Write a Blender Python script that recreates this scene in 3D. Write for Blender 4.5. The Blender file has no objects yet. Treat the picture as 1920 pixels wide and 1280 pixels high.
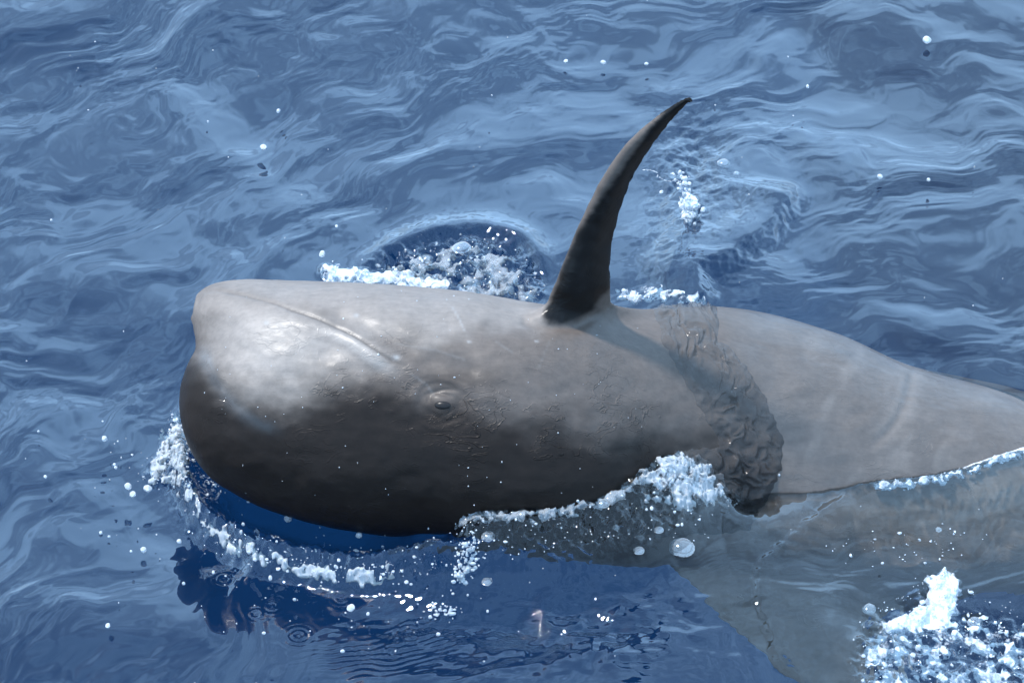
import bpy, math, random
import numpy as np
from mathutils import Vector

random.seed(7)
RNG = np.random.default_rng(7)
SC = bpy.context.scene
COL = SC.collection

# ------------------------------------------------------------------ camera
PITCH = math.radians(42.0)          # looking down from the rail of a boat
DIST = 6.0
TANH = 0.175                        # half width of the field of view
CAMPOS = np.array([0.0, -DIST * math.cos(PITCH), DIST * math.sin(PITCH)])
cam_data = bpy.data.cameras.new("camera")
cam = bpy.data.objects.new("camera", cam_data)
COL.objects.link(cam)
cam.location = CAMPOS
cam.rotation_euler = (math.pi / 2 - PITCH, 0, 0)
cam_data.sensor_width = 36
cam_data.lens = 18 / TANH
cam_data.clip_start = 0.1
cam_data.clip_end = 5000
SC.camera = cam

# ------------------------------------------------------------------ sun and sky
SUN_EL, SUN_AZ = math.radians(64), math.radians(-66)   # azimuth from +y (away), negative = left
sun_dir = Vector((math.sin(SUN_AZ) * math.cos(SUN_EL), math.cos(SUN_AZ) * math.cos(SUN_EL), math.sin(SUN_EL)))
sd = bpy.data.lights.new("sun", 'SUN')
sd.energy = 4.4
sd.angle = math.radians(5.0)   # veiled by thin cloud
sd.color = (1.0, 0.965, 0.925)
sun = bpy.data.objects.new("sun", sd)
COL.objects.link(sun)
sun.rotation_euler = sun_dir.to_track_quat('Z', 'Y').to_euler()
sun.location = (0, 0, 20)

world = bpy.data.worlds.new("World")
SC.world = world
world.use_nodes = True
wn, wl = world.node_tree.nodes, world.node_tree.links
wn.clear()
w_out = wn.new('ShaderNodeOutputWorld')
w_bg = wn.new('ShaderNodeBackground')
w_bg.inputs['Strength'].default_value = 0.085
w_sky = wn.new('ShaderNodeTexSky')
w_sky.sky_type = 'NISHITA'
w_sky.sun_disc = False
w_sky.sun_elevation = SUN_EL
w_sky.sun_rotation = SUN_AZ
w_sky.altitude = 0
w_sky.air_density = 1.0
w_sky.dust_density = 1.0
w_sky.ozone_density = 0.6
# broken thin cloud all over the sky
w_tc = wn.new('ShaderNodeTexCoord')
w_n1 = wn.new('ShaderNodeTexNoise')
w_n1.inputs['Scale'].default_value = 5.0
w_n1.inputs['Detail'].default_value = 6
w_n1.inputs['Roughness'].default_value = 0.55
w_n1.inputs['Distortion'].default_value = 0.4
w_r1 = wn.new('ShaderNodeValToRGB')
w_r1.color_ramp.elements[0].position = 0.43
w_r1.color_ramp.elements[0].color = (0.55, 0.55, 0.55, 1)
w_r1.color_ramp.elements[1].position = 0.54
w_r1.color_ramp.elements[1].color = (0.95, 0.95, 0.95, 1)
w_mix = wn.new('ShaderNodeMix')
w_mix.data_type = 'RGBA'
w_mix.inputs['B'].default_value = (10.1, 16.9, 25.6, 1)
wl.new(w_tc.outputs['Generated'], w_n1.inputs['Vector'])
wl.new(w_n1.outputs['Fac'], w_r1.inputs['Fac'])
wl.new(w_r1.outputs['Color'], w_mix.inputs['Factor'])
wl.new(w_sky.outputs['Color'], w_mix.inputs['A'])
wl.new(w_mix.outputs['Result'], w_bg.inputs['Color'])
wl.new(w_bg.outputs['Background'], w_out.inputs['Surface'])

SC.view_settings.view_transform = 'Standard'
SC.view_settings.look = 'None'
SC.view_settings.gamma = 1.0
SC.view_settings.use_curve_mapping = False
SC.view_settings.exposure = 0.35
SC.render.engine = 'CYCLES'
SC.cycles.use_denoising = True
SC.cycles.max_bounces = 10
SC.cycles.transparent_max_bounces = 16
SC.cycles.sample_clamp_indirect = 6
SC.cycles.caustics_reflective = False
SC.cycles.caustics_refractive = True
sd.cycles.is_caustics_light = True

# ------------------------------------------------------------------ small maths kit
SP, CP = math.sin(PITCH), math.cos(PITCH)
PXM = DIST * TANH / 960.0           # metres per photo pixel (1920 wide) at the focus distance


def xvw_to_world(X, V, W):
    """X right, V up across the line of sight, W towards the boat."""
    return np.stack([X, V * SP - W * CP, V * CP + W * SP], -1)


def world_to_xvw(P):
    return P[..., 0], P[..., 1] * SP + P[..., 2] * CP, -P[..., 1] * CP + P[..., 2] * SP


def px_of(P):
    X, V, W = world_to_xvw(P)
    s = PXM * (DIST - W) / DIST
    return 960 + X / s, 640 - V / s


def on_height(px, py, z=0.0):
    """world point on the level z that the photo shows at px, py"""
    px, py = np.asarray(px, float), np.asarray(py, float)
    xc, yc = (px - 960) / 960 * TANH, (640 - py) / 960 * TANH
    dz = -SP + yc * CP
    t = (z - CAMPOS[2]) / dz
    return np.stack([xc * t + 0 * t, CAMPOS[1] + t * (CP + yc * SP), np.zeros_like(t) + z], -1)


def xvw_at(px, py, W):
    s = PXM * (DIST - W) / DIST
    return (px - 960) * s, (640 - py) * s, W


def pchip(xs, ys):
    xs, ys = np.array(xs, float), np.array(ys, float)
    h, d = np.diff(xs), np.diff(ys) / np.diff(xs)
    m = np.zeros_like(ys)
    for i in range(1, len(xs) - 1):
        if d[i - 1] * d[i] > 0:
            w1, w2 = 2 * h[i] + h[i - 1], h[i] + 2 * h[i - 1]
            m[i] = (w1 + w2) / (w1 / d[i - 1] + w2 / d[i])
    m[0], m[-1] = d[0], d[-1]

    def f(x):
        x = np.clip(x, xs[0], xs[-1])
        i = np.clip(np.searchsorted(xs, x) - 1, 0, len(xs) - 2)
        t = (x - xs[i]) / h[i]
        return ((2 * t ** 3 - 3 * t ** 2 + 1) * ys[i] + (t ** 3 - 2 * t ** 2 + t) * h[i] * m[i]
                + (-2 * t ** 3 + 3 * t ** 2) * ys[i + 1] + (t ** 3 - t ** 2) * h[i] * m[i + 1])
    return f


def sstep(a, b, x):
    t = np.clip((x - a) / (b - a), 0, 1)
    return t * t * (3 - 2 * t)


_PERM = RNG.permutation(4096).astype(np.int64)
_GA = RNG.uniform(0, 2 * math.pi, 4096)
_GX, _GY = np.cos(_GA).astype(np.float32), np.sin(_GA).astype(np.float32)


def perlin(x, y, seed=0):
    x = np.asarray(x, np.float64); y = np.asarray(y, np.float64)
    xi, yi = np.floor(x).astype(np.int64), np.floor(y).astype(np.int64)
    xf, yf = (x - xi).astype(np.float32), (y - yi).astype(np.float32)
    u = xf * xf * xf * (xf * (xf * 6 - 15) + 10)
    v = yf * yf * yf * (yf * (yf * 6 - 15) + 10)

    def g(ix, iy, dx, dy):
        k = _PERM[(_PERM[(ix + seed * 131) & 4095] + iy + seed * 17) & 4095]
        return _GX[k] * dx + _GY[k] * dy
    a = g(xi, yi, xf, yf); b = g(xi + 1, yi, xf - 1, yf)
    c = g(xi, yi + 1, xf, yf - 1); d = g(xi + 1, yi + 1, xf - 1, yf - 1)
    a = a + u * (b - a); c = c + u * (d - c)
    return (a + v * (c - a)) * 1.5


def perlin3(x, y, z, seed=0):
    xi, yi, zi = np.floor(x).astype(np.int64), np.floor(y).astype(np.int64), np.floor(z).astype(np.int64)
    xf, yf, zf = x - xi, y - yi, z - zi
    u, v, w = [q * q * q * (q * (q * 6 - 15) + 10) for q in (xf, yf, zf)]
    r = 0
    for a in (0, 1):
        for b in (0, 1):
            for c in (0, 1):
                k = _PERM[(_PERM[(_PERM[(xi + a + seed * 131) & 4095] + yi + b) & 4095] + zi + c) & 4095]
                g = _GX[k] * (xf - a) + _GY[k] * (yf - b) + _GX[(k * 7 + 11) & 4095] * (zf - c)
                r = r + g * (u if a else 1 - u) * (v if b else 1 - v) * (w if c else 1 - w)
    return r * 1.2


def fbm(x, y, seed=0, octaves=3, gain=0.5):
    r, a = 0, 1.0
    for o in range(octaves):
        r = r + a * perlin(x * 2 ** o + 7.3 * o, y * 2 ** o - 3.1 * o, seed + o)
        a *= gain
    return r


def poly_dist(x, y, pts):
    """distance to a polyline and the fraction along it"""
    pts = np.array(pts, float)
    seg = np.hypot(*(pts[1:] - pts[:-1]).T)
    cum = np.concatenate([[0], np.cumsum(seg)])
    best = np.full(np.shape(x), 1e9); tt = np.zeros(np.shape(x)); sd_ = np.zeros(np.shape(x))
    for i in range(len(seg)):
        a, b = pts[i], pts[i + 1]
        ab = (b - a) / seg[i]
        t = np.clip((x - a[0]) * ab[0] + (y - a[1]) * ab[1], 0, seg[i])
        dx, dy = x - a[0] - t * ab[0], y - a[1] - t * ab[1]
        d = np.hypot(dx, dy)
        m = d < best
        best = np.where(m, d, best)
        tt = np.where(m, (cum[i] + t) / cum[-1], tt)
        sd_ = np.where(m, np.sign(ab[0] * dy - ab[1] * dx), sd_)
    return best, tt, sd_


def in_poly(x, y, pts):
    pts = np.array(pts, float)
    ins = np.zeros(np.shape(x), bool)
    j = len(pts) - 1
    for i in range(len(pts)):
        xi, yi, xj, yj = *pts[i], *pts[j]
        c = (yi > y) != (yj > y)
        ins ^= c & (x < (xj - xi) * (y - yi) / (yj - yi + 1e-12) + xi)
        j = i
    return ins


def sd_poly(x, y, pts):
    """signed distance to a closed outline, negative inside"""
    d, _, _ = poly_dist(x, y, list(pts) + [pts[0]])
    return np.where(in_poly(x, y, pts), -d, d)


def smooth_line(pts, n=60):
    pts = np.array(pts, float)
    t = np.concatenate([[0], np.cumsum(np.linalg.norm(np.diff(pts, axis=0), axis=1))])
    q = np.linspace(0, t[-1], n)
    return np.stack([pchip(t, pts[:, k])(q) for k in range(pts.shape[1])], -1)


# ------------------------------------------------------------------ mesh and object kit
def mesh_from(name, verts, faces, smooth=True):
    me = bpy.data.meshes.new(name)
    verts = np.asarray(verts, np.float32)
    faces = np.asarray(faces, np.int32)
    k = faces.shape[1]
    me.vertices.add(len(verts)); me.vertices.foreach_set('co', verts.ravel())
    me.loops.add(faces.size); me.loops.foreach_set('vertex_index', faces.ravel())
    me.polygons.add(len(faces))
    me.polygons.foreach_set('loop_start', np.arange(0, faces.size, k, dtype=np.int32))
    if smooth:
        me.polygons.foreach_set('use_smooth', np.ones(len(faces), bool))
    me.update(calc_edges=True)
    return me


def attr(me, name, vals):
    a = me.attributes.new(name, 'FLOAT', 'POINT')
    a.data.foreach_set('value', np.asarray(vals, np.float32).ravel())


def link(name, me, mat=None, parent=None, **props):
    o = bpy.data.objects.new(name, me)
    COL.objects.link(o)
    if mat is not None and me is not None and not me.materials:
        me.materials.append(mat)
    if parent is not None:
        o.parent = parent
    for k, v in props.items():
        o[k] = v
    return o


def new_mat(name):
    m = bpy.data.materials.new(name)
    m.use_nodes = True
    nt = m.node_tree
    nt.nodes.clear()
    out = nt.nodes.new('ShaderNodeOutputMaterial')
    return m, nt.nodes, nt.links, out


def node(ns, kind, **kw):
    n = ns.new(kind)
    for k, v in kw.items():
        if k in n.inputs.keys():
            n.inputs[k].default_value = v
        else:
            setattr(n, k, v)
    return n


def ramp(ns, stops, interp='LINEAR'):
    r = ns.new('ShaderNodeValToRGB')
    cr = r.color_ramp
    cr.interpolation = interp
    while len(cr.elements) < len(stops):
        cr.elements.new(0.5)
    for e, (p, c) in zip(cr.elements, stops):
        e.position = p
        e.color = (c, c, c, 1) if not isinstance(c, tuple) else (*c, 1)
    return r

# ------------------------------------------------------------------ the whale: one continuous body
# outline stations along the animal, in photo pixels: x, throat/belly edge, melon/back edge,
# half breadth towards the viewer, height of the axis over the sea (m)
AXIS_Z = pchip([300, 700, 900, 1050, 1200, 1330, 1450, 1600, 1700, 1920, 2500, 3400],
               [.165, .165, .150, .105, .020, -.055, -.105, -.140, -.165, -.20, -.36, -.62])
MELON = [(338, 747, 755, 6), (341, 726, 777, 45), (347, 703, 806, 82), (360, 672, 843, 122), (375, 646, 868, 147),
         (395, 622, 893, 166), (430, 598, 918, 187), (480, 580, 945, 205), (560, 562, 973, 219), (640, 554, 992, 226),
         (720, 553, 1003, 230), (800, 556, 1010, 232), (900, 566, 1022, 238), (1000, 582, 1040, 246), (1100, 592, 1060, 254),
         (1200, 586, 1078, 259), (1330, 574, 1110, 262), (1450, 590, 1140, 262), (1560, 622, 1165, 256), (1700, 683, 1180, 245),
         (1920, 745, 1180, 220), (2150, 850, 1186, 180), (2500, 925, 1160, 130), (3000, 1010, 1130, 72), (3350, 1068, 1140, 30), (3400, 1100, 1112, 6)]
JAW = [(364, 588, 598, 8), (365.2, 572, 622, 34), (369, 556, 634, 52), (375, 547, 662, 66), (388, 537, 694, 90), (410, 529, 722, 112), (440, 525, 745, 134),
       (500, 524, 785, 168), (580, 527, 790, 180), (700, 535, 800, 190), (850, 549, 812, 198), (1000, 574, 830, 200),
       (1100, 590, 830, 190), (1200, 620, 830, 150), (1260, 700, 760, 20)]


def loft_tables(stations, mid=None):
    rows = []
    for (px, top, bot, w) in stations:
        cy = (top + bot) / 2
        my = cy if mid is None else float(mid(px))
        zc = float(AXIS_Z(px))
        W = 0.0
        for _ in range(8):
            V = (640 - my) * PXM * (DIST - W) / DIST
            W = (zc - V * CP) / SP
        s = PXM * (DIST - W) / DIST
        rows.append(((px - 960) * s, (640 - cy) * s, W, (bot - top) / 2 * s, w * s))
    r = np.array(rows)
    xs = r[:, 0]
    dense = np.unique(np.concatenate([np.linspace(xs[0], xs[-1], 1500), xs[0] + np.linspace(0, .14, 500)]))
    return dense, [pchip(xs, r[:, k])(dense) for k in (1, 2, 3, 4)]


MT = loft_tables(MELON)
JT = loft_tables(JAW, pchip([m[0] for m in MELON], [(m[1] + m[2]) / 2 for m in MELON]))


def loft_f(X, V, W, tab, n=2.15):
    xs, (cv, cw, hh, ww) = tab
    Xc = np.clip(X, xs[0], xs[-1])
    h, w = np.interp(Xc, xs, hh), np.interp(Xc, xs, ww)
    dv = np.abs(V - np.interp(Xc, xs, cv)) / h
    dw = np.abs(W - np.interp(Xc, xs, cw)) / w
    rho = (dv ** n + dw ** n) ** (1 / n)
    return (rho - 1) * np.minimum(h, w) + np.abs(X - Xc)


def smin(a, b, k):
    h = np.clip(0.5 + 0.5 * (b - a) / k, 0, 1)
    return b * (1 - h) + a * h - k * h * (1 - h)


def axis_at(px):
    """centre of the trunk (X, V, W) at the photo column px"""
    X = np.interp(px, [s[0] for s in MELON], [float(q) for q in np.array([loft_x(s) for s in MELON])])
    xs, (cv, cw, hh, ww) = MT
    return X, np.interp(X, xs, cv), np.interp(X, xs, cw), np.interp(X, xs, hh), np.interp(X, xs, ww)


def loft_x(s):
    cy = (s[1] + s[2]) / 2
    zc = float(AXIS_Z(s[0])); W = 0.0
    for _ in range(8):
        W = (zc - (640 - cy) * PXM * (DIST - W) / DIST * CP) / SP
    return (s[0] - 960) * PXM * (DIST - W) / DIST


# flipper: (left edge, right edge) in the photo and the distance towards the viewer along its length
_, _, w_root, _, ww_root = axis_at(1090)
WR = w_root + 0.55 * ww_root
FLIP = [((988, 655), (1165, 625), WR - .10), ((1012, 592), (1152, 572), WR - .02), ((1040, 530), (1147, 520), WR + .03), ((1064, 470), (1150, 465), WR + .07),
        ((1092, 405), (1166, 400), WR + .115), ((1124, 335), (1188, 345), WR + .16), ((1164, 278), (1216, 292), WR + .20),
        ((1214, 231), (1249, 244), WR + .235), ((1255, 202), (1276, 210), WR + .26), ((1281, 187), (1290, 194), WR + .272), ((1291, 184), (1294, 191), WR + .278), ((1296, 187), (1297, 192), WR + .279)]


def flipper_samples():
    rows = []
    for (l, r, W) in FLIP:
        a = np.array(xvw_at(*l, W)); b = np.array(xvw_at(*r, W))
        rows.append(np.concatenate([(a + b) / 2, [np.linalg.norm(b - a) / 2]]))
    return smooth_line(np.array(rows), 90)


FS = flipper_samples()
_tan = np.gradient(FS[:, :3], axis=0)
_tan /= np.linalg.norm(_tan, axis=1)[:, None]
_nor = np.array([.50, -.42, .66])[None] - _tan * (_tan @ np.array([.50, -.42, .66]))[:, None]
_nor /= np.linalg.norm(_nor, axis=1)[:, None]
_cho = np.cross(_tan, _nor)
_cho *= np.sign(_cho[:, :1])
F_half = FS[:, 3] / np.maximum(np.hypot(_cho[:, 0], _cho[:, 1]), .4) * np.interp(np.arange(len(FS)), [0, 30, 60, 89], [1.0, .96, .84, .8])
F_thick = np.minimum(F_half * .36, .022) + .0015
EXTRACT = [0.0]                     # least thickness while the first coarse skin is drawn


def near_index(P, line):
    best = np.full(len(P), 1e9); idx = np.zeros(len(P), np.int32)
    for i in range(len(line)):
        d = ((P - line[i]) ** 2).sum(1)
        m = d < best
        best[m] = d[m]; idx[m] = i
    return idx


def flipper_f(P):
    i = near_index(P, FS[:, :3])
    D = P - FS[i, :3]
    c, n, t = (D * _cho[i]).sum(1), (D * _nor[i]).sum(1), (D * _tan[i]).sum(1)
    u = c / np.maximum(F_half[i], EXTRACT[0])
    b = np.maximum(F_thick[i], EXTRACT[0]) * np.clip(1.0 - .35 * (u + .2), .5, 1.4)
    end = np.where(i == len(FS) - 1, np.abs(t), 0)
    return (np.sqrt(u ** 2 + (n / b) ** 2) - 1) * b * .9 + end


# dorsal fin, hanging under water on the viewer's side
_, fv, fw, fh, _ = axis_at(1480)
FIN = [(1205, 1060), (1250, 1130), (1315, 1205), (1400, 1290), (1500, 1365), (1600, 1412), (1640, 1410), (1630, 1350), (1622, 1285),
       (1640, 1220), (1690, 1170), (1730, 1080)]
FIN_W = fw + .02
FIN_XV = [xvw_at(px, py, FIN_W)[:2] for px, py in FIN]


def fin_f(P):
    d = sd_poly(P[:, 0], P[:, 1], FIN_XV)
    depth = np.clip(-d, 0, .12) / .12
    th = .008 + .028 * depth
    n = np.abs(P[:, 2] - FIN_W - .10 * np.clip(-.45 - P[:, 1], 0, 1))
    return np.where(d > 0, np.hypot(d, np.maximum(n - .008, 0)) - .002, np.maximum((n - th) * .8, d - .002))


def whale_f(P):
    P = np.asarray(P, np.float64)
    X, V, W = P[:, 0], P[:, 1], P[:, 2]
    f = smin(loft_f(X, V, W, MT), loft_f(X, V, W, JT, 2.0), .042)
    lo, hi = FS[:, :3].min(0) - .12, FS[:, :3].max(0) + .12
    m = ((P > lo) & (P < hi)).all(1)
    if m.any():
        f[m] = smin(f[m], flipper_f(P[m]), .035)
    q = np.array(FIN_XV)
    m = (X > q[:, 0].min() - .1) & (X < q[:, 0].max() + .1) & (V > q[:, 1].min() - .1) & (V < q[:, 1].max() + .1) & (np.abs(W - FIN_W) < .25)
    if m.any():
        f[m] = smin(f[m], fin_f(P[m]), .05)
    return f


def surface_nets(F, org, h):
    S = F < 0
    nx, ny, nz = F.shape
    cnt = np.zeros((nx - 1, ny - 1, nz - 1), np.int8)
    offs = [(a, b, c) for a in (0, 1) for b in (0, 1) for c in (0, 1)]
    for a, b, c in offs:
        cnt += S[a:nx - 1 + a, b:ny - 1 + b, c:nz - 1 + c]
    act = (cnt > 0) & (cnt < 8)
    I = np.argwhere(act)
    ids = np.full(act.shape, -1, np.int64)
    ids[act] = np.arange(len(I))
    vals = {o: F[I[:, 0] + o[0], I[:, 1] + o[1], I[:, 2] + o[2]] for o in offs}
    acc = np.zeros((len(I), 3)); n = np.zeros(len(I))
    for o in offs:
        for k in range(3):
            if o[k] == 0:
                p = list(o); p[k] = 1; p = tuple(p)
                fa, fb = vals[o], vals[p]
                m = (fa < 0) != (fb < 0)
                t = fa / np.where(m, fa - fb, 1)
                pos = np.tile(np.array(o, float), (len(I), 1)); pos[:, k] = t
                acc += pos * m[:, None]; n += m
    verts = (I + acc / n[:, None]) * h + org
    quads = []
    for k in range(3):
        e = [slice(None)] * 3; g = [slice(None)] * 3
        e[k], g[k] = slice(0, -1), slice(1, None)
        cr = S[tuple(e)] != S[tuple(g)]
        E = np.argwhere(cr)
        i, j = [q for q in range(3) if q != k]
        ok = (E[:, i] > 0) & (E[:, j] > 0) & (E[:, i] < ids.shape[i]) & (E[:, j] < ids.shape[j])
        E = E[ok]
        ins = S[E[:, 0], E[:, 1], E[:, 2]]
        cs = []
        for di, dj in ((1, 1), (0, 1), (0, 0), (1, 0)):
            q = E.copy(); q[:, i] -= di; q[:, j] -= dj
            cs.append(ids[q[:, 0], q[:, 1], q[:, 2]])
        Q = np.stack(cs, 1)
        flip = ins if k == 1 else ~ins
        Q[flip] = Q[flip][:, ::-1]
        quads.append(Q)
    return verts, np.concatenate(quads)


def subdivide(V, Q):
    n = len(V)
    E = np.stack([Q, np.roll(Q, -1, 1)], -1).reshape(-1, 2)
    E.sort(1)
    key = E[:, 0] * n + E[:, 1]
    uk, inv = np.unique(key, return_inverse=True)
    mid = (V[uk // n] + V[uk % n]) / 2
    cen = V[Q].mean(1)
    em = inv.reshape(-1, 4) + n
    cm = np.arange(len(Q)) + n + len(uk)
    out = [np.stack([Q[:, k], em[:, k], cm, em[:, k - 1]], 1) for k in range(4)]
    return np.concatenate([V, mid, cen]), np.concatenate(out)


def vert_normals(V, Q):
    fn = np.cross(V[Q[:, 2]] - V[Q[:, 0]], V[Q[:, 3]] - V[Q[:, 1]])
    N = np.zeros_like(V)
    for k in range(4):
        for c in range(3):
            N[:, c] += np.bincount(Q[:, k], fn[:, c], len(V))
    return N / np.maximum(np.linalg.norm(N, axis=1)[:, None], 1e-12)


def relax(V, Q, it=2, lam=.5):
    e = np.concatenate([np.stack([Q[:, k], Q[:, (k + 1) % 4]], 1) for k in range(4)])
    deg = np.bincount(e[:, 0], minlength=len(V)) + np.bincount(e[:, 1], minlength=len(V))
    for _ in range(it):
        A = np.stack([np.bincount(e[:, 0], V[e[:, 1], c], len(V)) + np.bincount(e[:, 1], V[e[:, 0], c], len(V)) for c in range(3)], -1)
        V = V + lam * (A / deg[:, None] - V)
    return V


def project(V, it=2):
    eps = 1e-3
    for _ in range(it):
        f = whale_f(V)
        g = np.stack([(whale_f(V + np.eye(3)[k] * eps) - f) / eps for k in range(3)], -1)
        V = V - np.clip(f / np.maximum((g ** 2).sum(1), .05), -.006, .006)[:, None] * g
    return V


def build_body():
    h = .0085
    EXTRACT[0] = .0125
    q = np.array(FIN_XV)
    lo = np.array([MT[0][0] - .02, q[:, 1].min() - .03, -1.15])
    hi = np.array([MT[0][-1] + .02, FS[:, 1].max() + .03, FS[:, 2].max() + .05])
    n = np.ceil((hi - lo) / h).astype(int)
    F = np.full(n, .5, np.float32)
    yy, zz = np.meshgrid(lo[1] + np.arange(n[1]) * h, lo[2] + np.arange(n[2]) * h, indexing='ij')
    B = 8
    for i0 in range(0, n[0], B):
        xs = lo[0] + np.arange(i0, min(n[0], i0 + B)) * h
        cv, cw = np.interp(xs[0], MT[0], MT[1][0]), np.interp(xs[0], MT[0], MT[1][1])
        P = np.stack([np.repeat(xs, yy.size), np.tile(yy.ravel(), len(xs)), np.tile(zz.ravel(), len(xs))], -1)
        near = (np.abs(P[:, 2] - cw - .15) < .62) & (np.abs(P[:, 1] - cv) < 1.0)
        vals = np.full(len(P), .5)
        vals[near] = whale_f(P[near])
        F[i0:i0 + len(xs)] = vals.reshape(len(xs), n[1], n[2])
    V, Q = surface_nets(F, lo, h)
    EXTRACT[0] = 0.0
    V = project(relax(V, Q, 2), 3)
    V, Q = subdivide(V, Q)
    V = project(relax(V, Q, 2), 1)
    return V, Q

# ------------------------------------------------------------------ skin relief and colour
MOUTH = smooth_line([(366, 572), (380, 552), (397, 546), (450, 552), (487, 560), (513, 568), (553, 583), (590, 595), (620, 607), (650, 620),
                     (670, 632), (700, 652), (730, 672), (748, 681), (770, 686)], 60)
CREASE = smooth_line([(366, 638), (378, 650), (388, 682), (400, 712), (425, 745), (465, 782), (520, 806)], 40)
EYE = (829, 757)

body_V, body_Q = build_body()
body_P = xvw_to_world(body_V[:, 0], body_V[:, 1], body_V[:, 2])
body_N = vert_normals(body_P, body_Q)
bx, by = px_of(body_P)
_view = CAMPOS - body_P
facing = (body_N * _view).sum(1) / np.linalg.norm(_view, axis=1)
disp = np.zeros(len(body_P))

dm, tm, sm = poly_dist(bx, by, MOUTH)
near_head = sstep(1000, 860, bx)
fade = sstep(0, .04, tm) * sstep(1.0, .9, tm)
disp -= .0030 * np.exp(-(dm / 3.2) ** 2) * fade
lipd, lipt, _ = poly_dist(bx, by, MOUTH + np.array([-6, 15]))
lip_ridge = np.exp(-(lipd / 15) ** 2) * sstep(.22, .80, lipt) * sstep(1.0, .82, lipt)
disp += .0045 * lip_ridge
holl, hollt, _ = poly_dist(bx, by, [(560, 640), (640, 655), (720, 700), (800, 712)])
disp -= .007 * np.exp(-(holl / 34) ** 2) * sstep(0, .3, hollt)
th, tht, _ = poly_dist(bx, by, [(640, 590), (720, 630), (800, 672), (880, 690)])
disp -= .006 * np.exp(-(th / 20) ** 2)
dc, tc, _ = poly_dist(bx, by, CREASE)
disp -= .0035 * np.exp(-(dc / 12) ** 2) * sstep(0.02, .2, tc) * sstep(1.0, .55, tc)
# eye: a bulge in a socket with folds round it
ex, ey = (bx - EYE[0]) / 1.25, (by - EYE[1])
er = np.hypot(ex, ey)
ang = np.arctan2(ey, ex)
disp += .003 * np.exp(-(er / 14) ** 2) - .0035 * np.exp(-((er - 30) / 12) ** 2) * (0.55 + .45 * np.abs(np.sin(ang)))
for r0, a0 in ((21, .0036), (29, .0030), (39, .0026), (53, .0016)):
    disp -= a0 * np.exp(-((er - r0 - 3 * np.sin(ang * 3 + r0)) / 2.7) ** 2) * (0.25 + .75 * np.abs(np.sin(ang)))
disp += .004 * np.exp(-((bx - 925) ** 2 / 30 ** 2 + (by - 748) ** 2 / 16 ** 2))
# broad soft unevenness of the flesh, folds in front of the flipper, hooked flipper tip
disp += .0035 * fbm(bx / 130, by / 95, 3, 3) * sstep(.0, .5, facing)
disp += .0006 * fbm(bx / 34, by / 26, 9, 2) * sstep(1500, 1100, bx)
fl, flt, _ = poly_dist(bx, by, [(985, 600), (1035, 612), (1080, 612), (1120, 590)])
disp -= .006 * np.exp(-(fl / 9) ** 2) * sstep(560, 590, by)
rc, rct, _ = poly_dist(bx, by, smooth_line([(1712, 690), (1700, 745), (1672, 800), (1620, 850)], 20))
disp -= .0035 * np.exp(-(rc / 9) ** 2) * sstep(0, .1, rct) * sstep(1, .7, rct)
# thin scratches
for pts in ([(848, 577), (862, 600), (870, 618)], [(655, 619), (690, 622), (716, 623)], [(740, 640), (815, 655), (870, 672)],
            [(770, 700), (800, 720), (812, 738)]):
    d_, t_, _ = poly_dist(bx, by, pts)
    disp += .0004 * np.exp(-(d_ / 1.8) ** 2)
body_P = body_P + body_N * disp[:, None]

warp = 20 * fbm(bx / 90, by / 60, 21, 3)
warp2 = 5 * fbm(bx / 26, by / 14, 25, 3)
cheek = sd_poly(bx, by, [(360, 575), (420, 535), (560, 570), (660, 615), (720, 665), (660, 680), (622, 700), (590, 728), (560, 748), (520, 745), (470, 742),
                         (425, 712), (392, 660)]) + warp * .6 + warp2
pale = .85 * sstep(60, -75, cheek)
throat = sd_poly(bx, by, [(395, 515), (640, 520), (900, 540), (1040, 575), (1010, 600), (900, 600), (800, 625), (700, 618), (560, 570), (430, 545)]) + warp
pale = np.maximum(pale, .55 * sstep(45, -20, throat))
pale = np.maximum(pale, .95 * np.clip(lip_ridge * 1.25, 0, 1))
pale = np.maximum(pale, .5 * np.exp(-(dm / 3.5) ** 2) * fade * sstep(.6, .1, tm))
pale = np.maximum(pale, .16 * np.exp(-((rc - 12) / 14) ** 2) * sstep(1, .6, rct) * (bx > 1600))
sky_sheen = fbm((bx + .5 * by) / 70, (by - .3 * bx) / 150, 31, 3)  # streaks of reflected sky, painted paler into the rear skin colour
pale = np.maximum(pale, .16 * sstep(.1, .75, sky_sheen) * sstep(1420, 1500, bx) * (by < 940))
jawpatch = np.exp(-((bx - 408) / 26) ** 2 - ((by - 590) / 18) ** 2)
pale *= 1 - .45 * jawpatch
pale *= 1 - .25 * np.exp(-(dm / 1.6) ** 2) * fade * sstep(.35, .6, tm)
# dark back and melon, plus painted shade below a loose edge on the grey flank
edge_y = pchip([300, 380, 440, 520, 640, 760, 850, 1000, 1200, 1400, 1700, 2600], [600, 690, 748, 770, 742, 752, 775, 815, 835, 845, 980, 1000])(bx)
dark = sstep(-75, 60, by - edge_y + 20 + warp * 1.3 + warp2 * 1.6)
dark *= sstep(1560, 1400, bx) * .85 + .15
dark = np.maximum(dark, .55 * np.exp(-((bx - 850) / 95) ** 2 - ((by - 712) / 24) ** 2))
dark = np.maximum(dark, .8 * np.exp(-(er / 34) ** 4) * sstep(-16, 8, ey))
is_flip = sstep(7, -7, sd_poly(bx, by, [(1018, 592), (1046, 525), (1078, 440), (1290, 140), (1330, 200), (1185, 380), (1156, 480), (1142, 540),
                                        (1112, 580), (1085, 600), (1052, 607), (1030, 605)]) + warp2 * .6)
mouth_col = np.exp(-(dm / 2.4) ** 2) * fade * (.35 + .65 * sstep(.25, .55, tm))
scr = np.zeros(len(bx))
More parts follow.
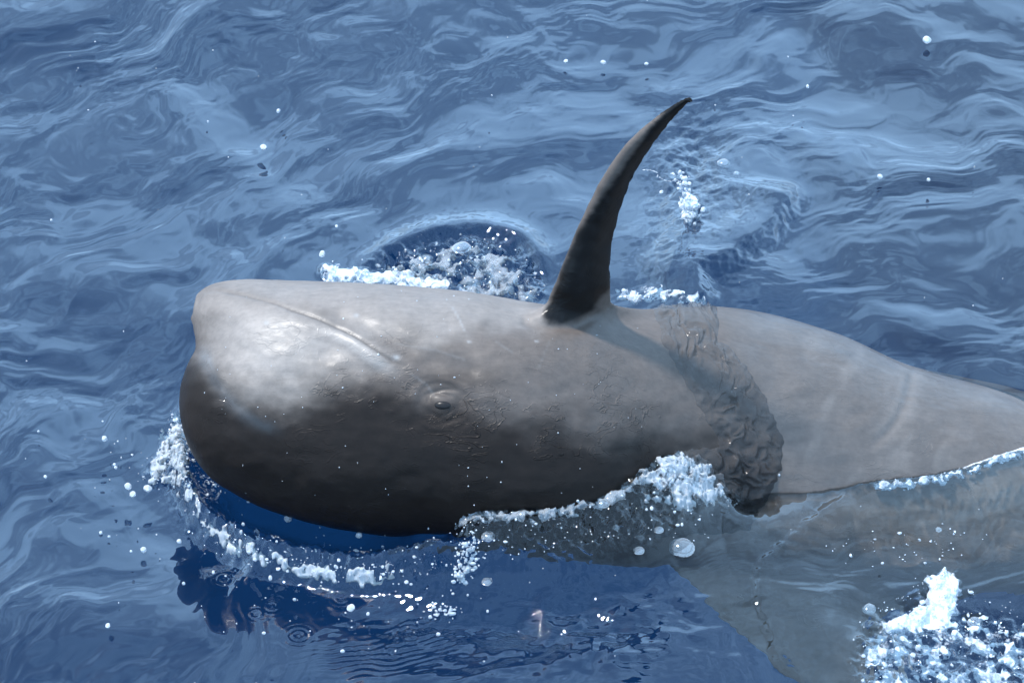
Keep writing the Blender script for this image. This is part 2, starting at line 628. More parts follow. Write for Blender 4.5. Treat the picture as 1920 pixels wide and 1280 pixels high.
for pts, s_ in (([(848, 577), (862, 600), (870, 618)], .5), ([(740, 640), (815, 655), (870, 672)], .15), ([(770, 700), (800, 720), (812, 738)], .2),
                ([(930, 640), (960, 660)], .15), ([(1010, 690), (1030, 640)], .12)):
    d_, t_, _ = poly_dist(bx, by, pts)
    scr = np.maximum(scr, s_ * np.exp(-(d_ / 2.0) ** 2))
for sx_, sy_, sr_ in ((500, 606, 5), (743, 668, 6), (668, 588, 4), (1006, 640, 3), (880, 640, 3)):
    scr = np.maximum(scr, np.exp(-(((bx - sx_) / sr_) ** 2 + ((by - sy_) / (sr_ * .7)) ** 2)))

body_me = mesh_from('whale_body', body_P, body_Q)
attr(body_me, 'pale', np.clip(pale, 0, 1))
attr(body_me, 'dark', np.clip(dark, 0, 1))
attr(body_me, 'flip', np.clip(is_flip, 0, 1))
_bd = pchip([480, 600, 690, 760, 850, 930, 1000, 1400], [1290, 1345, 1395, 1430, 1462, 1440, 1400, 1300])(by)
attr(body_me, 'saddle', sstep(-60, 30, bx - _bd + warp * .5) * sstep(500, 560, by))
attr(body_me, 'gloss', np.maximum(np.exp(-(dc / 12) ** 2) * sstep(0, .2, tc) * sstep(1.05, .9, tc), np.maximum(.12 * lip_ridge, .45 * sstep(1330, 1450, bx)))) 
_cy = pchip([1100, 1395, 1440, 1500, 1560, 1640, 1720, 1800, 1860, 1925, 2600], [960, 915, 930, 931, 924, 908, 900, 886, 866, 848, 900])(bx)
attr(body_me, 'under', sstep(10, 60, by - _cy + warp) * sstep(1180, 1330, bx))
attr(body_me, 'mouth', mouth_col)
attr(body_me, 'scratch', np.clip(scr, 0, 1))
wrk = np.maximum(np.exp(-((bx - 660) / 150) ** 2 - ((by - 730) / 42) ** 2), np.exp(-((bx - 1020) / 230) ** 2 - ((by - 790) / 70) ** 2))
wrk = np.maximum(wrk, np.exp(-((bx - 840) / 110) ** 2 - ((by - 700) / 40) ** 2) * .8)
attr(body_me, 'wrinkle', np.clip(wrk + .12, 0, 1))


def skin_material():
    m, ns, ls, out = new_mat("wet whale skin")
    b = node(ns, 'ShaderNodeBsdfPrincipled')
    co = node(ns, 'ShaderNodeTexCoord')
    at = {k: node(ns, 'ShaderNodeAttribute', attribute_name=k) for k in ('pale', 'dark', 'flip', 'scratch', 'wrinkle', 'saddle', 'gloss', 'mouth', 'under')}

    def noise(scale, detail=4, rough=.55, dist=0.0, vec=None):
        n = node(ns, 'ShaderNodeTexNoise', Scale=scale, Detail=detail, Roughness=rough, Distortion=dist)
        ls.new(vec or co.outputs['Object'], n.inputs['Vector'])
        return n.outputs['Fac']

    def mix(f, a, b_, mode='MIX'):
        x = node(ns, 'ShaderNodeMix', data_type='RGBA', blend_type=mode)
        for s_, v in (('Factor', f), ('A', a), ('B', b_)):
            if isinstance(v, bpy.types.NodeSocket):
                ls.new(v, x.inputs[s_])
            else:
                x.inputs[s_].default_value = (*v, 1) if isinstance(v, tuple) else v
        return x.outputs['Result']

    def math_(op, a, b_=None):
        x = node(ns, 'ShaderNodeMath', operation=op)
        for i, v in enumerate((a, b_)):
            if v is None:
                continue
            if isinstance(v, bpy.types.NodeSocket):
                ls.new(v, x.inputs[i])
            else:
                x.inputs[i].default_value = v
        return x.outputs[0]

    mott = ramp(ns, [(.3, .86), (.7, 1.12)])
    ls.new(noise(9, 6, .6, .6), mott.inputs['Fac'])
    fine = ramp(ns, [(.35, .92), (.65, 1.07)])
    ls.new(noise(70, 5, .65), fine.inputs['Fac'])
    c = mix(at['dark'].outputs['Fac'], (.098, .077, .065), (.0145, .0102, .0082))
    c = mix(at['saddle'].outputs['Fac'], c, (.097, .080, .070))
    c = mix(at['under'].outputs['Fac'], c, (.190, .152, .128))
    c = mix(at['pale'].outputs['Fac'], c, (.268, .232, .206))
    c = mix(at['flip'].outputs['Fac'], c, (.0055, .0044, .0040))
    c = mix(1.0, c, mott.outputs['Color'], 'MULTIPLY')
    c = mix(1.0, c, fine.outputs['Color'], 'MULTIPLY')
    c = mix(math_('MULTIPLY', at['mouth'].outputs['Fac'], .5), c, (.05, .042, .038))
    mp = node(ns, 'ShaderNodeMapping')
    mp.inputs['Scale'].default_value = (1.0, 5.0, 5.0)
    ls.new(co.outputs['Object'], mp.inputs['Vector'])
    stk = ramp(ns, [(.30, .86), (.48, 1.0), (.72, 1.10)])
    ls.new(noise(22, 6, .7, .3, mp.outputs['Vector']), stk.inputs['Fac'])
    c = mix(1.0, c, stk.outputs['Color'], 'MULTIPLY')
    c = mix(at['scratch'].outputs['Fac'], c, (.26, .245, .235))
    ls.new(c, b.inputs['Base Color'])
    rr = ramp(ns, [(.3, .44), (.7, .62)])
    ls.new(noise(14, 4), rr.inputs['Fac'])
    ls.new(math_('SUBTRACT', rr.outputs['Color'], math_('MULTIPLY', at['gloss'].outputs['Fac'], .25)), b.inputs['Roughness'])
    sp = ramp(ns, [(0, .30), (1, .10)])
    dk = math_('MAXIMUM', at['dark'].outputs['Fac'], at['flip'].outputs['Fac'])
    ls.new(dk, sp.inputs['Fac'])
    ls.new(sp.outputs['Color'], b.inputs['Specular IOR Level'])
    cw = ramp(ns, [(0, .09), (1, .10)])
    ls.new(dk, cw.inputs['Fac'])
    ls.new(math_('ADD', cw.outputs['Color'], math_('MULTIPLY', math_('ADD', at['gloss'].outputs['Fac'], math_('MULTIPLY', at['flip'].outputs['Fac'], .18)), .7)), b.inputs['Coat Weight'])
    ls.new(math_('SUBTRACT', .28, math_('ADD', math_('MULTIPLY', at['gloss'].outputs['Fac'], .42), math_('MULTIPLY', at['flip'].outputs['Fac'], .17))), b.inputs['Coat Roughness'])
    # worm-like wrinkles of running water and skin
    mpr = node(ns, 'ShaderNodeMapping')
    mpr.inputs['Scale'].default_value = (.62, 1.25, 1.25)
    mpr.inputs['Rotation'].default_value = (0, math.radians(-14), 0)
    ls.new(co.outputs['Object'], mpr.inputs['Vector'])

    def ridge(scale, width, dist):
        n = noise(scale, 2.0, .45, dist, mpr.outputs['Vector'])
        a = math_('ABSOLUTE', math_('SUBTRACT', n, .5))
        r = ramp(ns, [(0, 1.0), (width, 0.0)], 'EASE')
        ls.new(a, r.inputs['Fac'])
        return r.outputs['Color']
    gate = ramp(ns, [(.48, 0.0), (.60, 1.0)])
    ls.new(noise(11, 3), gate.inputs['Fac'])
    wr = math_('MULTIPLY', math_('MULTIPLY', ridge(26, .028, 1.2), gate.outputs['Color']), at['wrinkle'].outputs['Fac'])
    wr2 = math_('MULTIPLY', math_('MULTIPLY', ridge(60, .04, 1.0), gate.outputs['Color']), at['wrinkle'].outputs['Fac'])
    h = math_('ADD', math_('MULTIPLY', wr, 1.3), math_('MULTIPLY', wr2, .3))
    h = math_('ADD', h, math_('MULTIPLY', noise(30, 3, .5), .35))
    h = math_('ADD', h, math_('MULTIPLY', noise(160, 3, .6), .07))
    wet = math_('MULTIPLY', math_('MULTIPLY', noise(10, 2, .4, .5, mpr.outputs['Vector']), at['saddle'].outputs['Fac']), 3.4)
    h = math_('ADD', h, wet)
    bp = node(ns, 'ShaderNodeBump', Strength=.55, Distance=.004)
    ls.new(h, bp.inputs['Height'])
    ls.new(bp.outputs['Normal'], b.inputs['Normal'])
    ls.new(bp.outputs['Normal'], b.inputs['Coat Normal'])
    ls.new(b.outputs['BSDF'], out.inputs['Surface'])
    return m


whale = link('whale', None, label="grey whale rolled on its side with one flipper raised out of the sea", category="whale")
whale.location = (float(body_P[:, 0].mean()), float(body_P[:, 1].mean()), 0)
body = link('body', body_me, skin_material(), whale)
body.matrix_parent_inverse.identity()
body.location = -whale.location
body.cycles.is_caustics_receiver = True

# ------------------------------------------------------------------ the sea surface
def axis_lines(lo, hi, step, far):
    core = np.arange(lo, hi + step * .5, step)
    out = []
    d, p = step, 0.0
    while p < far:
        d *= 1.32
        p += d
        out.append(p)
    out = np.array(out)
    return np.concatenate([core[0] - out[::-1], core, core[-1] + out])


GX = axis_lines(-1.27, 1.27, .0032, 1500)
GY = axis_lines(-.98, 1.27, .0032, 1500)
SX, SY = np.meshgrid(GX, GY, indexing='ij')
core = sstep(9.0, 1.6, np.hypot(SX, SY))

# top of the body seen from straight above
HB = .008
hx0, hy0 = -1.4, -1.6
hb = np.full((560, 420), -9.0)
hi_ = ((body_P[:, 0] - hx0) / HB).astype(int); hj_ = ((body_P[:, 1] - hy0) / HB).astype(int)
ok_ = (hi_ >= 0) & (hi_ < 560) & (hj_ >= 0) & (hj_ < 420) & ((by > 575) | (np.abs(bx - 1100) > 320) | (bx < 1000))
np.maximum.at(hb, (hi_[ok_], hj_[ok_]), body_P[ok_, 2])
for _ in range(2):                                       # close pin holes
    pad = np.pad(hb, 1, constant_values=-9.0)
    nb = np.max([pad[1 + a:pad.shape[0] - 1 + a, 1 + b:pad.shape[1] - 1 + b] for a in (-1, 0, 1) for b in (-1, 0, 1)], 0)
    hb = np.where(hb < -8, nb, hb)
edge_low = np.where(hb < -8, -1.2, hb)
for _ in range(5):
    pad = np.pad(edge_low, 1, mode='edge')
    edge_low = (pad[:-2, 1:-1] + pad[2:, 1:-1] + pad[1:-1, :-2] + pad[1:-1, 2:] + 2 * edge_low) / 6


def body_top(x, y):
    u, v = np.clip((x - hx0) / HB - .5, 0, 558), np.clip((y - hy0) / HB - .5, 0, 418)
    i, j = u.astype(int), v.astype(int)
    fu, fv = u - i, v - j
    z = (edge_low[i, j] * (1 - fu) * (1 - fv) + edge_low[i + 1, j] * fu * (1 - fv) + edge_low[i, j + 1] * (1 - fu) * fv + edge_low[i + 1, j + 1] * fu * fv)
    return np.where((x < hx0) | (x > hx0 + 559 * HB) | (y < hy0) | (y > hy0 + 419 * HB), -1.2, z)


def rot(x, y, deg):
    a = math.radians(deg)
    return x * math.cos(a) + y * math.sin(a), -x * math.sin(a) + y * math.cos(a)


def sea_base(x, y):
    """wind chop: long soft mounds, then shorter and shorter streaks with sharp little creases"""
    far = sstep(40, 3, np.hypot(x, y)); near = sstep(5, 1.5, np.hypot(x, y))
    wx = .13 * fbm(x / .5, y / .5, 40, 2); wy = .13 * fbm(x / .5 + 9, y / .5, 44, 2)
    vx = .036 * fbm(x / .13, y / .15, 46, 2) * near; vy = .036 * fbm(x / .13 + 5, y / .15, 48, 2) * near
    h = .05 * perlin(x / 2.1, y / 1.7, 50) + .024 * fbm((x + wx) / .62, (y + wy) / .70, 52, 2)
    k = sstep(-.35, .55, x + .25 * y + .2 * perlin(x / .6, y / .6, 65))

    def streaks(deg, s):
        a, b = rot(x + wx + vx, y + wy + vy, deg)
        q = .0115 * perlin(a / .40, b / .25, s) + .0036 * perlin(a / .15, b / .085, s + 1)
        q = q - .0024 * np.abs(perlin(a / .30 + 4, b / .115, s + 2)) - .0013 * np.abs(perlin(a / .13, b / .052 + 7, s + 3)) * near
        a, b = rot(x + wx * .7 + vx, y + wy * .7 + vy, deg)
        gate = sstep(-.10, .45, perlin(x / .33 + 3, y / .4, 72)) * near
        q = q + .0014 * perlin(a / .070, b / .034, s + 4) * (.25 + .75 * gate)
        q = q - .0009 * np.abs(perlin(a / .060, b / .020, s + 5)) * gate + .00062 * perlin(a / .032, b / .015, s + 6) * (.35 + .65 * gate) * near
        return q
    return h + (streaks(50, 60) * (1 - k) + streaks(14, 160) * k * .85) * far


UNDER = [(1212, 500), (1335, 500), (1350, 640), (1402, 690), (1442, 760), (1468, 830), (1464, 880), (1440, 938), (1400, 1010), (1180, 1010), (1186, 940),
         (1206, 888), (1236, 856), (1300, 842), (1350, 838), (1342, 812), (1308, 755), (1275, 700), (1246, 650), (1230, 600)]


def smax(a, b, k):
    return -smin(-a, -b, k)


def sub(a, x0, x1, y0, y1):
    return slice(np.searchsorted(GX, x0), np.searchsorted(GX, x1)), slice(np.searchsorted(GY, y0), np.searchsorted(GY, y1))


SZ = sea_base(SX, SY)
IN = sub(None, -1.27, 1.29, -.98, 1.29)
x_, y_ = SX[IN], SY[IN]
z_ = SZ[IN].copy()
z_ *= 1 - .25 * np.exp(-((x_ + .1) / .8) ** 2 - ((y_ + .05) / .35) ** 2)      # calmer in the lee of the body
wpx, wpy = px_of(np.stack([x_, y_, z_], -1))
foam = np.zeros_like(z_)
rough = np.zeros_like(z_)


def line_feat(pts, n=40):
    return poly_dist(wpx, wpy, smooth_line(pts, n))


def noise_px(s, seed, o=3, sy=None):
    return fbm(wpx / s, wpy / (sy or s), seed, o)


# the near waterline: the sea stands against the flank at the height the body has there
SHORE = smooth_line([(842, 990), (875, 968), (960, 958), (1050, 948), (1120, 934), (1170, 912), (1206, 886), (1236, 860), (1290, 845), (1345, 842), (1385, 875), (1415, 912), (1440, 930)], 44)
cand = np.where(facing > .02)[0]
shore_P = np.array([body_P[cand[np.argmin(np.hypot(bx[cand] - u, by[cand] - v))]] for u, v in SHORE])
print('shore z', shore_P[::4, 2].round(3))
dd = np.full(z_.shape, 1e9); zz = np.zeros(z_.shape); wsum = np.full(z_.shape, 1e-9)
for p in shore_P:
    q = np.hypot(x_ - p[0], y_ - p[1])
    wq = 1 / (q ** 2 + .02 ** 2) ** 2
    zz += wq * p[2]; wsum += wq; dd = np.minimum(dd, q)
zz /= wsum
z_ = np.maximum(z_, z_ + (zz + .006 - z_) * np.exp(-(dd / .11) ** 2))
wpx, wpy = px_of(np.stack([x_, y_, z_], -1))
jit = 9 * noise_px(55, 90, 3)
jit2 = 4 * noise_px(18, 94, 2)
# crest that runs along the near side of the submerged back
CREST = [(1395, 912), (1440, 930), (1500, 931), (1560, 924), (1640, 908), (1720, 900), (1800, 886), (1860, 866), (1925, 848), (2000, 838)]
shore_2 = np.array([body_P[cand[np.argmin(np.hypot(bx[cand] - u, by[cand] - v))]] for u, v in smooth_line(CREST[1:], 36)])
print('crest z', shore_2[::5, 2].round(3))
zz = np.zeros(z_.shape); wsum = np.full(z_.shape, 1e-9); dd = np.full(z_.shape, 1e9)
for p in shore_2:
    q = np.hypot(x_ - p[0], y_ - p[1])
    wq = 1 / (q ** 2 + .02 ** 2) ** 2
    zz += wq * p[2]; wsum += wq; dd = np.minimum(dd, q)
zz /= wsum
z_ = z_ + (zz - z_) * np.exp(-(dd / .10) ** 2)
wpx, wpy = px_of(np.stack([x_, y_, z_], -1))
d, t, s = line_feat(CREST)
sd_ = d * s + jit2 * .5
up = sstep(0, .15, t)
z_ += up * .012 * np.where(sd_ > 0, np.exp(-((sd_ - 14) / 60) ** 2), np.exp(-((sd_ - 14) / 22) ** 2)) 
foam = np.maximum(foam, .95 * np.exp(-((sd_ + 6) / 9) ** 2) * sstep(.30, .42, t) * (.35 + .65 * sstep(.62, .72, t)))
# folds further down and behind
for pts, amp, wa, wb in (([(1595, 930), (1500, 1000), (1425, 1072), (1422, 1110), (1446, 1180), (1458, 1232), (1525, 1285)], .0042, 8, 30),
                         ([(1330, 590), (1306, 545), (1300, 512), (1368, 480), (1440, 428), (1470, 380), (1482, 335)], .030, 24, 80),
                         ([(1226, 540), (1262, 500), (1278, 440), (1270, 340), (1276, 255)], .008, 14, 40)):
    d, t, s = line_feat(pts)
    q = d * s + jit2
    z_ += amp * np.where(q > 0, np.exp(-(q / wa) ** 2), np.exp(-(q / wb) ** 2)) * sstep(0, .08, t) * sstep(1, .85, t)
# broken band of water running off the back
BAND = [(1218, 560), (1330, 560), (1345, 640), (1402, 690), (1442, 760), (1466, 830), (1462, 880), (1432, 925), (1398, 905), (1345, 835), (1300, 752), (1240, 650)]
band = sstep(14, -22, sd_poly(wpx, wpy, BAND) + jit) * (.25 + .75 * sstep(575, 640, wpy))
rough = np.maximum(rough, band)
# water piled against the near flank
LAP = [(845, 985), (880, 955), (1000, 955), (1150, 930), (1206, 885), (1240, 850), (1330, 838), (1385, 880), (1400, 925), (1300, 965), (1200, 1020), (1050, 1048), (900, 1035)]
lap = sstep(12, -26, sd_poly(wpx, wpy, LAP) + jit)
z_ += lap * (.009 * (1 - 2 * np.abs(noise_px(40, 110, 3, 30))) + .0050 * noise_px(14, 114, 2))
rough = np.maximum(rough, lap)
wash = sd_poly(wpx, wpy, [(1200, 890), (1236, 852), (1335, 838), (1388, 885), (1380, 940), (1290, 950), (1225, 930)]) + jit * 1.5
foam = np.maximum(foam, .75 * sstep(12, -28, wash))
foam = np.maximum(foam, .45 * lap * sstep(.1, .6, noise_px(30, 118, 3)))
# swirl near the flank
r_ = np.hypot((wpx - 1085) / 1.6, wpy - 985)
z_ += .004 * np.sin(r_ / 3.4) * np.exp(-(r_ / 42) ** 2) - .02 * np.exp(-(r_ / 50) ** 2)
# hollow under the melon and the curling rim round it
RIM = [(352, 800), (342, 850), (347, 905), (375, 965), (430, 1015), (500, 1042), (580, 1064), (660, 1076), (740, 1068), (820, 1052), (880, 1040), (950, 1020)]
d, t, s = line_feat(RIM)
q = d * s + jit * .7
rimk = sstep(0, .12, t) * sstep(1, .8, t)
z_ += rimk * (.050 * np.where(q > 0, np.exp(-(q / 22) ** 2), np.exp(-(q / 26) ** 2)))
hol = sd_poly(wpx, wpy, [(350, 800), (360, 900), (430, 985), (560, 1035), (680, 1048), (800, 1030), (880, 1010), (860, 940), (600, 900), (420, 820)])
z_ -= .035 * sstep(20, -50, hol)
tur = np.exp(-((q + 6) / 34) ** 2) * rimk
z_ += tur * (.006 * (1 - 2 * np.abs(noise_px(30, 120, 3))) + .003 * noise_px(11, 124, 2))
rough = np.maximum(rough, tur)
foam = np.maximum(foam, .62 * np.exp(-((q + 10) / 20) ** 2) * rimk * sstep(-.35, .4, noise_px(36, 126, 3)))
# clump of spray in front of the forehead
c1 = sd_poly(wpx, wpy, [(268, 892), (300, 850), (308, 815), (335, 770), (350, 830), (352, 900), (330, 912), (292, 908)]) + jit
z_ += sstep(10, -16, c1) * (.010 * noise_px(26, 130, 2) + .006)
foam = np.maximum(foam, .5 * sstep(8, -14, c1))
rough = np.maximum(rough, sstep(12, -14, c1))
# boil behind the throat, ringed by a smooth rim
RING = [(640, 520), (690, 497), (740, 466), (815, 438), (890, 430), (950, 438), (995, 462), (1018, 500), (1030, 540)]
d, t, s = line_feat(RING)
q = d * s + jit2 * .4
z_ += .017 * np.where(q > 0, np.exp(-(q / 12) ** 2), np.exp(-(q / 24) ** 2)) * sstep(0, .15, t) * sstep(1, .85, t)
boil = sstep(10, -24, sd_poly(wpx, wpy, [(620, 545), (660, 515), (720, 480), (815, 445), (900, 438), (960, 452), (1005, 490), (1030, 560), (900, 600), (700, 560)]) + jit * .8)
z_ += boil * (.014 * (1 - 2 * np.abs(noise_px(58, 140, 3, 36))) + .007 * noise_px(20, 144, 3, 14) - .004)
rough = np.maximum(rough, boil)
foam = np.maximum(foam, .55 * boil * sstep(-.05, .5, noise_px(42, 148, 3, 28) + (wpy - 505) / 130))
foam = np.maximum(foam, .35 * np.exp(-((q - 2) / 5) ** 2) * sstep(.1, .3, t) * sstep(.95, .6, t))
fstrip, tstrip, _ = line_feat([(612, 512), (640, 520), (690, 528), (760, 534), (830, 545)])
foam = np.maximum(foam, sstep(15, 5, fstrip + jit * .6))
z_ += .018 * sstep(20, 4, fstrip + jit * .6)
beh, tb_, _ = line_feat([(870, 545), (960, 552), (1040, 560), (1160, 548), (1240, 555), (1310, 568)])
foam = np.maximum(foam, .7 * sstep(20, 4, beh + jit) * sstep(-.3, .35, noise_px(30, 150, 3)))
# bubbles in the near right corner
c2 = sd_poly(wpx, wpy, [(1625, 1150), (1700, 1130), (1745, 1075), (1790, 1080), (1800, 1140), (1900, 1150), (2000, 1190), (2000, 1320), (1600, 1320), (1600, 1220)]) + jit * 2
z_ += sstep(15, -30, c2) * (.007 * noise_px(32, 160, 3) + .002 * noise_px(12, 162, 2))
foam = np.maximum(foam, .62 * sstep(10, -30, c2) * sstep(.0, .45, noise_px(38, 164, 4)))
foam = np.maximum(foam, sstep(9, -6, sd_poly(wpx, wpy, [(1742, 1085), (1775, 1072), (1790, 1090), (1795, 1150), (1760, 1175), (1700, 1185), (1660, 1168), (1700, 1150), (1738, 1135)]) + jit * 1.2))
# lap of water behind, right of the flipper
c3 = np.exp(-((wpx - 1290) / 60) ** 2 - ((wpy - 330) / 90) ** 2)
z_ += c3 * .006 * noise_px(24, 170, 3)
foam = np.maximum(foam, .9 * sstep(9, -3, sd_poly(wpx, wpy, [(1284, 372), (1302, 368), (1308, 395), (1290, 415), (1278, 400)]) + jit2 * 1.5))
z_ += .0085 * np.exp(-((wpx - 1080) / 230) ** 2 - ((wpy - 1170) / 70) ** 2) * noise_px(95, 180, 3, 48)
z_ += .0010 * np.exp(-((wpx - 1000) / 330) ** 2 - ((wpy - 1180) / 90) ** 2) * noise_px(34, 184, 2, 13)
# rings where drops have fallen
for cx, cy, n, a in ((1082, 1090, 3.5, 1.0), (1046, 1138, 4, 1.0), (768, 1188, 3, 1.2), (745, 1200, 2.5, 1.0), (735, 1222, 2.5, 1.2), (1003, 1115, 2, .7),
                     (560, 1190, 3, .9), (510, 1135, 2.5, .9), (640, 1120, 2.5, .8), (420, 1085, 3, .9), (680, 1225, 3, .7), (985, 1000, 3, .7),
                     (480, 1150, 2, .8), (1700, 1015, 3, .5), (820, 1120, 2.5, .9), (913, 1088, 1.5, 1.2)):
    r = np.hypot(wpx - cx, (wpy - cy) / .68)
    z_ += a * .0016 * np.cos(2 * math.pi * r / 11) * np.exp(-(r / (8 * n)) ** 2)
# trains of little parallel ripples
for cx, cy, rx, ry, deg, lam, a in ((820, 1190, 60, 70, 72, 13, .0005), (700, 1235, 90, 30, 80, 14, .0009), 
                                    (640, 1050, 70, 30, 30, 14, .0008),
                                    (1330, 1050, 60, 20, 70, 11, .0005)):
    u = (wpx - cx) * math.cos(math.radians(deg)) + (wpy - cy) / .7 * math.sin(math.radians(deg)) + 10 * noise_px(70, int(cx), 2)
    z_ += a * np.sin(2 * math.pi * u / lam) * np.exp(-((wpx - cx) / rx) ** 2 - ((wpy - cy) / ry) ** 2)

SZ[IN] = z_
FO = np.zeros_like(SZ); FO[IN] = foam
RO = np.zeros_like(SZ); RO[IN] = rough
nxg, nyg = SX.shape
ii = np.arange(nxg * nyg).reshape(nxg, nyg)
sea_Q = np.stack([ii[:-1, :-1], ii[1:, :-1], ii[1:, 1:], ii[:-1, 1:]], -1).reshape(-1, 4)
sea_me = mesh_from('sea', np.stack([SX, SY, SZ], -1).reshape(-1, 3), sea_Q)
attr(sea_me, 'foam', FO)
attr(sea_me, 'rough', RO)


def sea_height(px, py):
    """height of the finished surface where the photo shows it at px, py"""
    z = 0.0
    for _ in range(6):
        p = on_height(px, py, z)
        i = min(max(int(np.searchsorted(GX, p[0])), 0), nxg - 1); j = min(max(int(np.searchsorted(GY, p[1])), 0), nyg - 1)
        z = .5 * z + .5 * float(SZ[i, j])
    return z


def sea_material():
    m, ns, ls, out = new_mat("clear sea water")
    co = node(ns, 'ShaderNodeTexCoord')
    fo = node(ns, 'ShaderNodeAttribute', attribute_name='foam')
    mp = node(ns, 'ShaderNodeMapping')
    mp.inputs['Rotation'].default_value = (0, 0, math.radians(30))
    mp.inputs['Scale'].default_value = (1.0, 2.2, 1.0)
    ls.new(co.outputs['Object'], mp.inputs['Vector'])
    n1 = node(ns, 'ShaderNodeTexNoise', Scale=22.0, Detail=3.0, Roughness=.55, Distortion=.8)
    ls.new(mp.outputs['Vector'], n1.inputs['Vector'])
    bp = node(ns, 'ShaderNodeBump', Strength=.0, Distance=.004)
    ls.new(n1.outputs['Fac'], bp.inputs['Height'])
    # reflectance by angle, the same from above and from below
    ge = node(ns, 'ShaderNodeNewGeometry')
    dt = node(ns, 'ShaderNodeVectorMath', operation='DOT_PRODUCT')
    ls.new(ge.outputs['Incoming'], dt.inputs[0]); ls.new(bp.outputs['Normal'], dt.inputs[1])
    ab = node(ns, 'ShaderNodeMath', operation='ABSOLUTE'); ls.new(dt.outputs['Value'], ab.inputs[0])
    om = node(ns, 'ShaderNodeMath', operation='SUBTRACT'); om.inputs[0].default_value = 1.0; om.use_clamp = True
    ls.new(ab.outputs[0], om.inputs[1])
    pw = node(ns, 'ShaderNodeMath', operation='POWER'); pw.inputs[1].default_value = 2.2
    ls.new(om.outputs[0], pw.inputs[0])
    fr = node(ns, 'ShaderNodeMath', operation='MULTIPLY_ADD'); fr.inputs[1].default_value = .98; fr.inputs[2].default_value = .036
    ls.new(pw.outputs[0], fr.inputs[0])
    tr = node(ns, 'ShaderNodeBsdfRefraction', Color=(.90, .93, .93, 1), Roughness=0.0, IOR=1.26)
    gl = node(ns, 'ShaderNodeBsdfGlossy', Roughness=.012)
    ls.new(bp.outputs['Normal'], gl.inputs['Normal'])
    mx = node(ns, 'ShaderNodeMixShader')
    ls.new(fr.outputs[0], mx.inputs['Fac'])
    ls.new(tr.outputs[0], mx.inputs[1]); ls.new(gl.outputs[0], mx.inputs[2])
    # froth
    n2 = node(ns, 'ShaderNodeTexNoise', Scale=75.0, Detail=6.0, Roughness=.7, Distortion=.5)
    ls.new(co.outputs['Object'], n2.inputs['Vector'])
    vo = node(ns, 'ShaderNodeTexVoronoi', Scale=130.0)
    ls.new(co.outputs['Object'], vo.inputs['Vector'])
    s1 = node(ns, 'ShaderNodeMath', operation='MULTIPLY_ADD'); s1.inputs[1].default_value = 1.0; s1.inputs[2].default_value = -.62
    ls.new(fo.outputs['Fac'], s1.inputs[0])
    s2 = node(ns, 'ShaderNodeMath', operation='ADD')
    ls.new(s1.outputs[0], s2.inputs[0]); ls.new(n2.outputs['Fac'], s2.inputs[1])
    s3 = node(ns, 'ShaderNodeMath', operation='MULTIPLY_ADD'); s3.inputs[1].default_value = -.25
    ls.new(vo.outputs['Distance'], s3.inputs[0]); ls.new(s2.outputs[0], s3.inputs[2])
    rp = ramp(ns, [(.30, 0.0), (.75, .75)], 'EASE')
    ls.new(s3.outputs[0], rp.inputs['Fac'])
    gate = node(ns, 'ShaderNodeMath', operation='MULTIPLY')
    g2 = ramp(ns, [(.02, 0.0), (.3, 1.0)])
    ls.new(fo.outputs['Fac'], g2.inputs['Fac'])
    ls.new(rp.outputs['Color'], gate.inputs[0]); ls.new(g2.outputs['Color'], gate.inputs[1])
    df = node(ns, 'ShaderNodeBsdfPrincipled', Roughness=.35)
    df.inputs['Base Color'].default_value = (.80, .83, .87, 1)
    b2 = node(ns, 'ShaderNodeBump', Strength=.8, Distance=.006)
    ls.new(s3.outputs[0], b2.inputs['Height'])
    ls.new(b2.outputs['Normal'], df.inputs['Normal'])
    m2 = node(ns, 'ShaderNodeMixShader')
    ls.new(gate.outputs[0], m2.inputs['Fac'])
    ls.new(mx.outputs[0], m2.inputs[1]); ls.new(df.outputs[0], m2.inputs[2])
    ls.new(m2.outputs[0], out.inputs['Surface'])
    return m


sea = link('sea', sea_me, sea_material(), kind="structure")
sea.cycles.is_caustics_caster = True

# the blue depth under it
dm_, ns, ls, out = new_mat("blue depth")
b = node(ns, 'ShaderNodeBsdfDiffuse', Color=(.003, .020, .062, 1))
ls.new(b.outputs[0], out.inputs['Surface'])
deep = link('deep_water', mesh_from('deep_water', [(-1600, -1600, -9), (1600, -1600, -9), (1600, 1600, -9), (-1600, 1600, -9)], [(0, 1, 2, 3)]), dm_, kind="structure")

deep.cycles.is_caustics_receiver = True

# ------------------------------------------------------------------ the sheet of water that runs off the back
def sheet_material():
    """thin running water that carries the colour of the wet skin under it"""
    m, ns, ls, out = new_mat("running water on skin")
    dk = node(ns, 'ShaderNodeAttribute', attribute_name='dark')
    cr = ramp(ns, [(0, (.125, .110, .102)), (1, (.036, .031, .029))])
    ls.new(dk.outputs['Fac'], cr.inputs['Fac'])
    b = node(ns, 'ShaderNodeBsdfPrincipled', Roughness=.10, IOR=1.33)
    ls.new(cr.outputs['Color'], b.inputs['Base Color'])
    t = node(ns, 'ShaderNodeBsdfTransparent', Color=(.97, .97, .97, 1))
    x = node(ns, 'ShaderNodeMixShader'); x.inputs[0].default_value = .42
    ls.new(b.outputs[0], x.inputs[1]); ls.new(t.outputs[0], x.inputs[2])
    ls.new(x.outputs[0], out.inputs['Surface'])
    return m


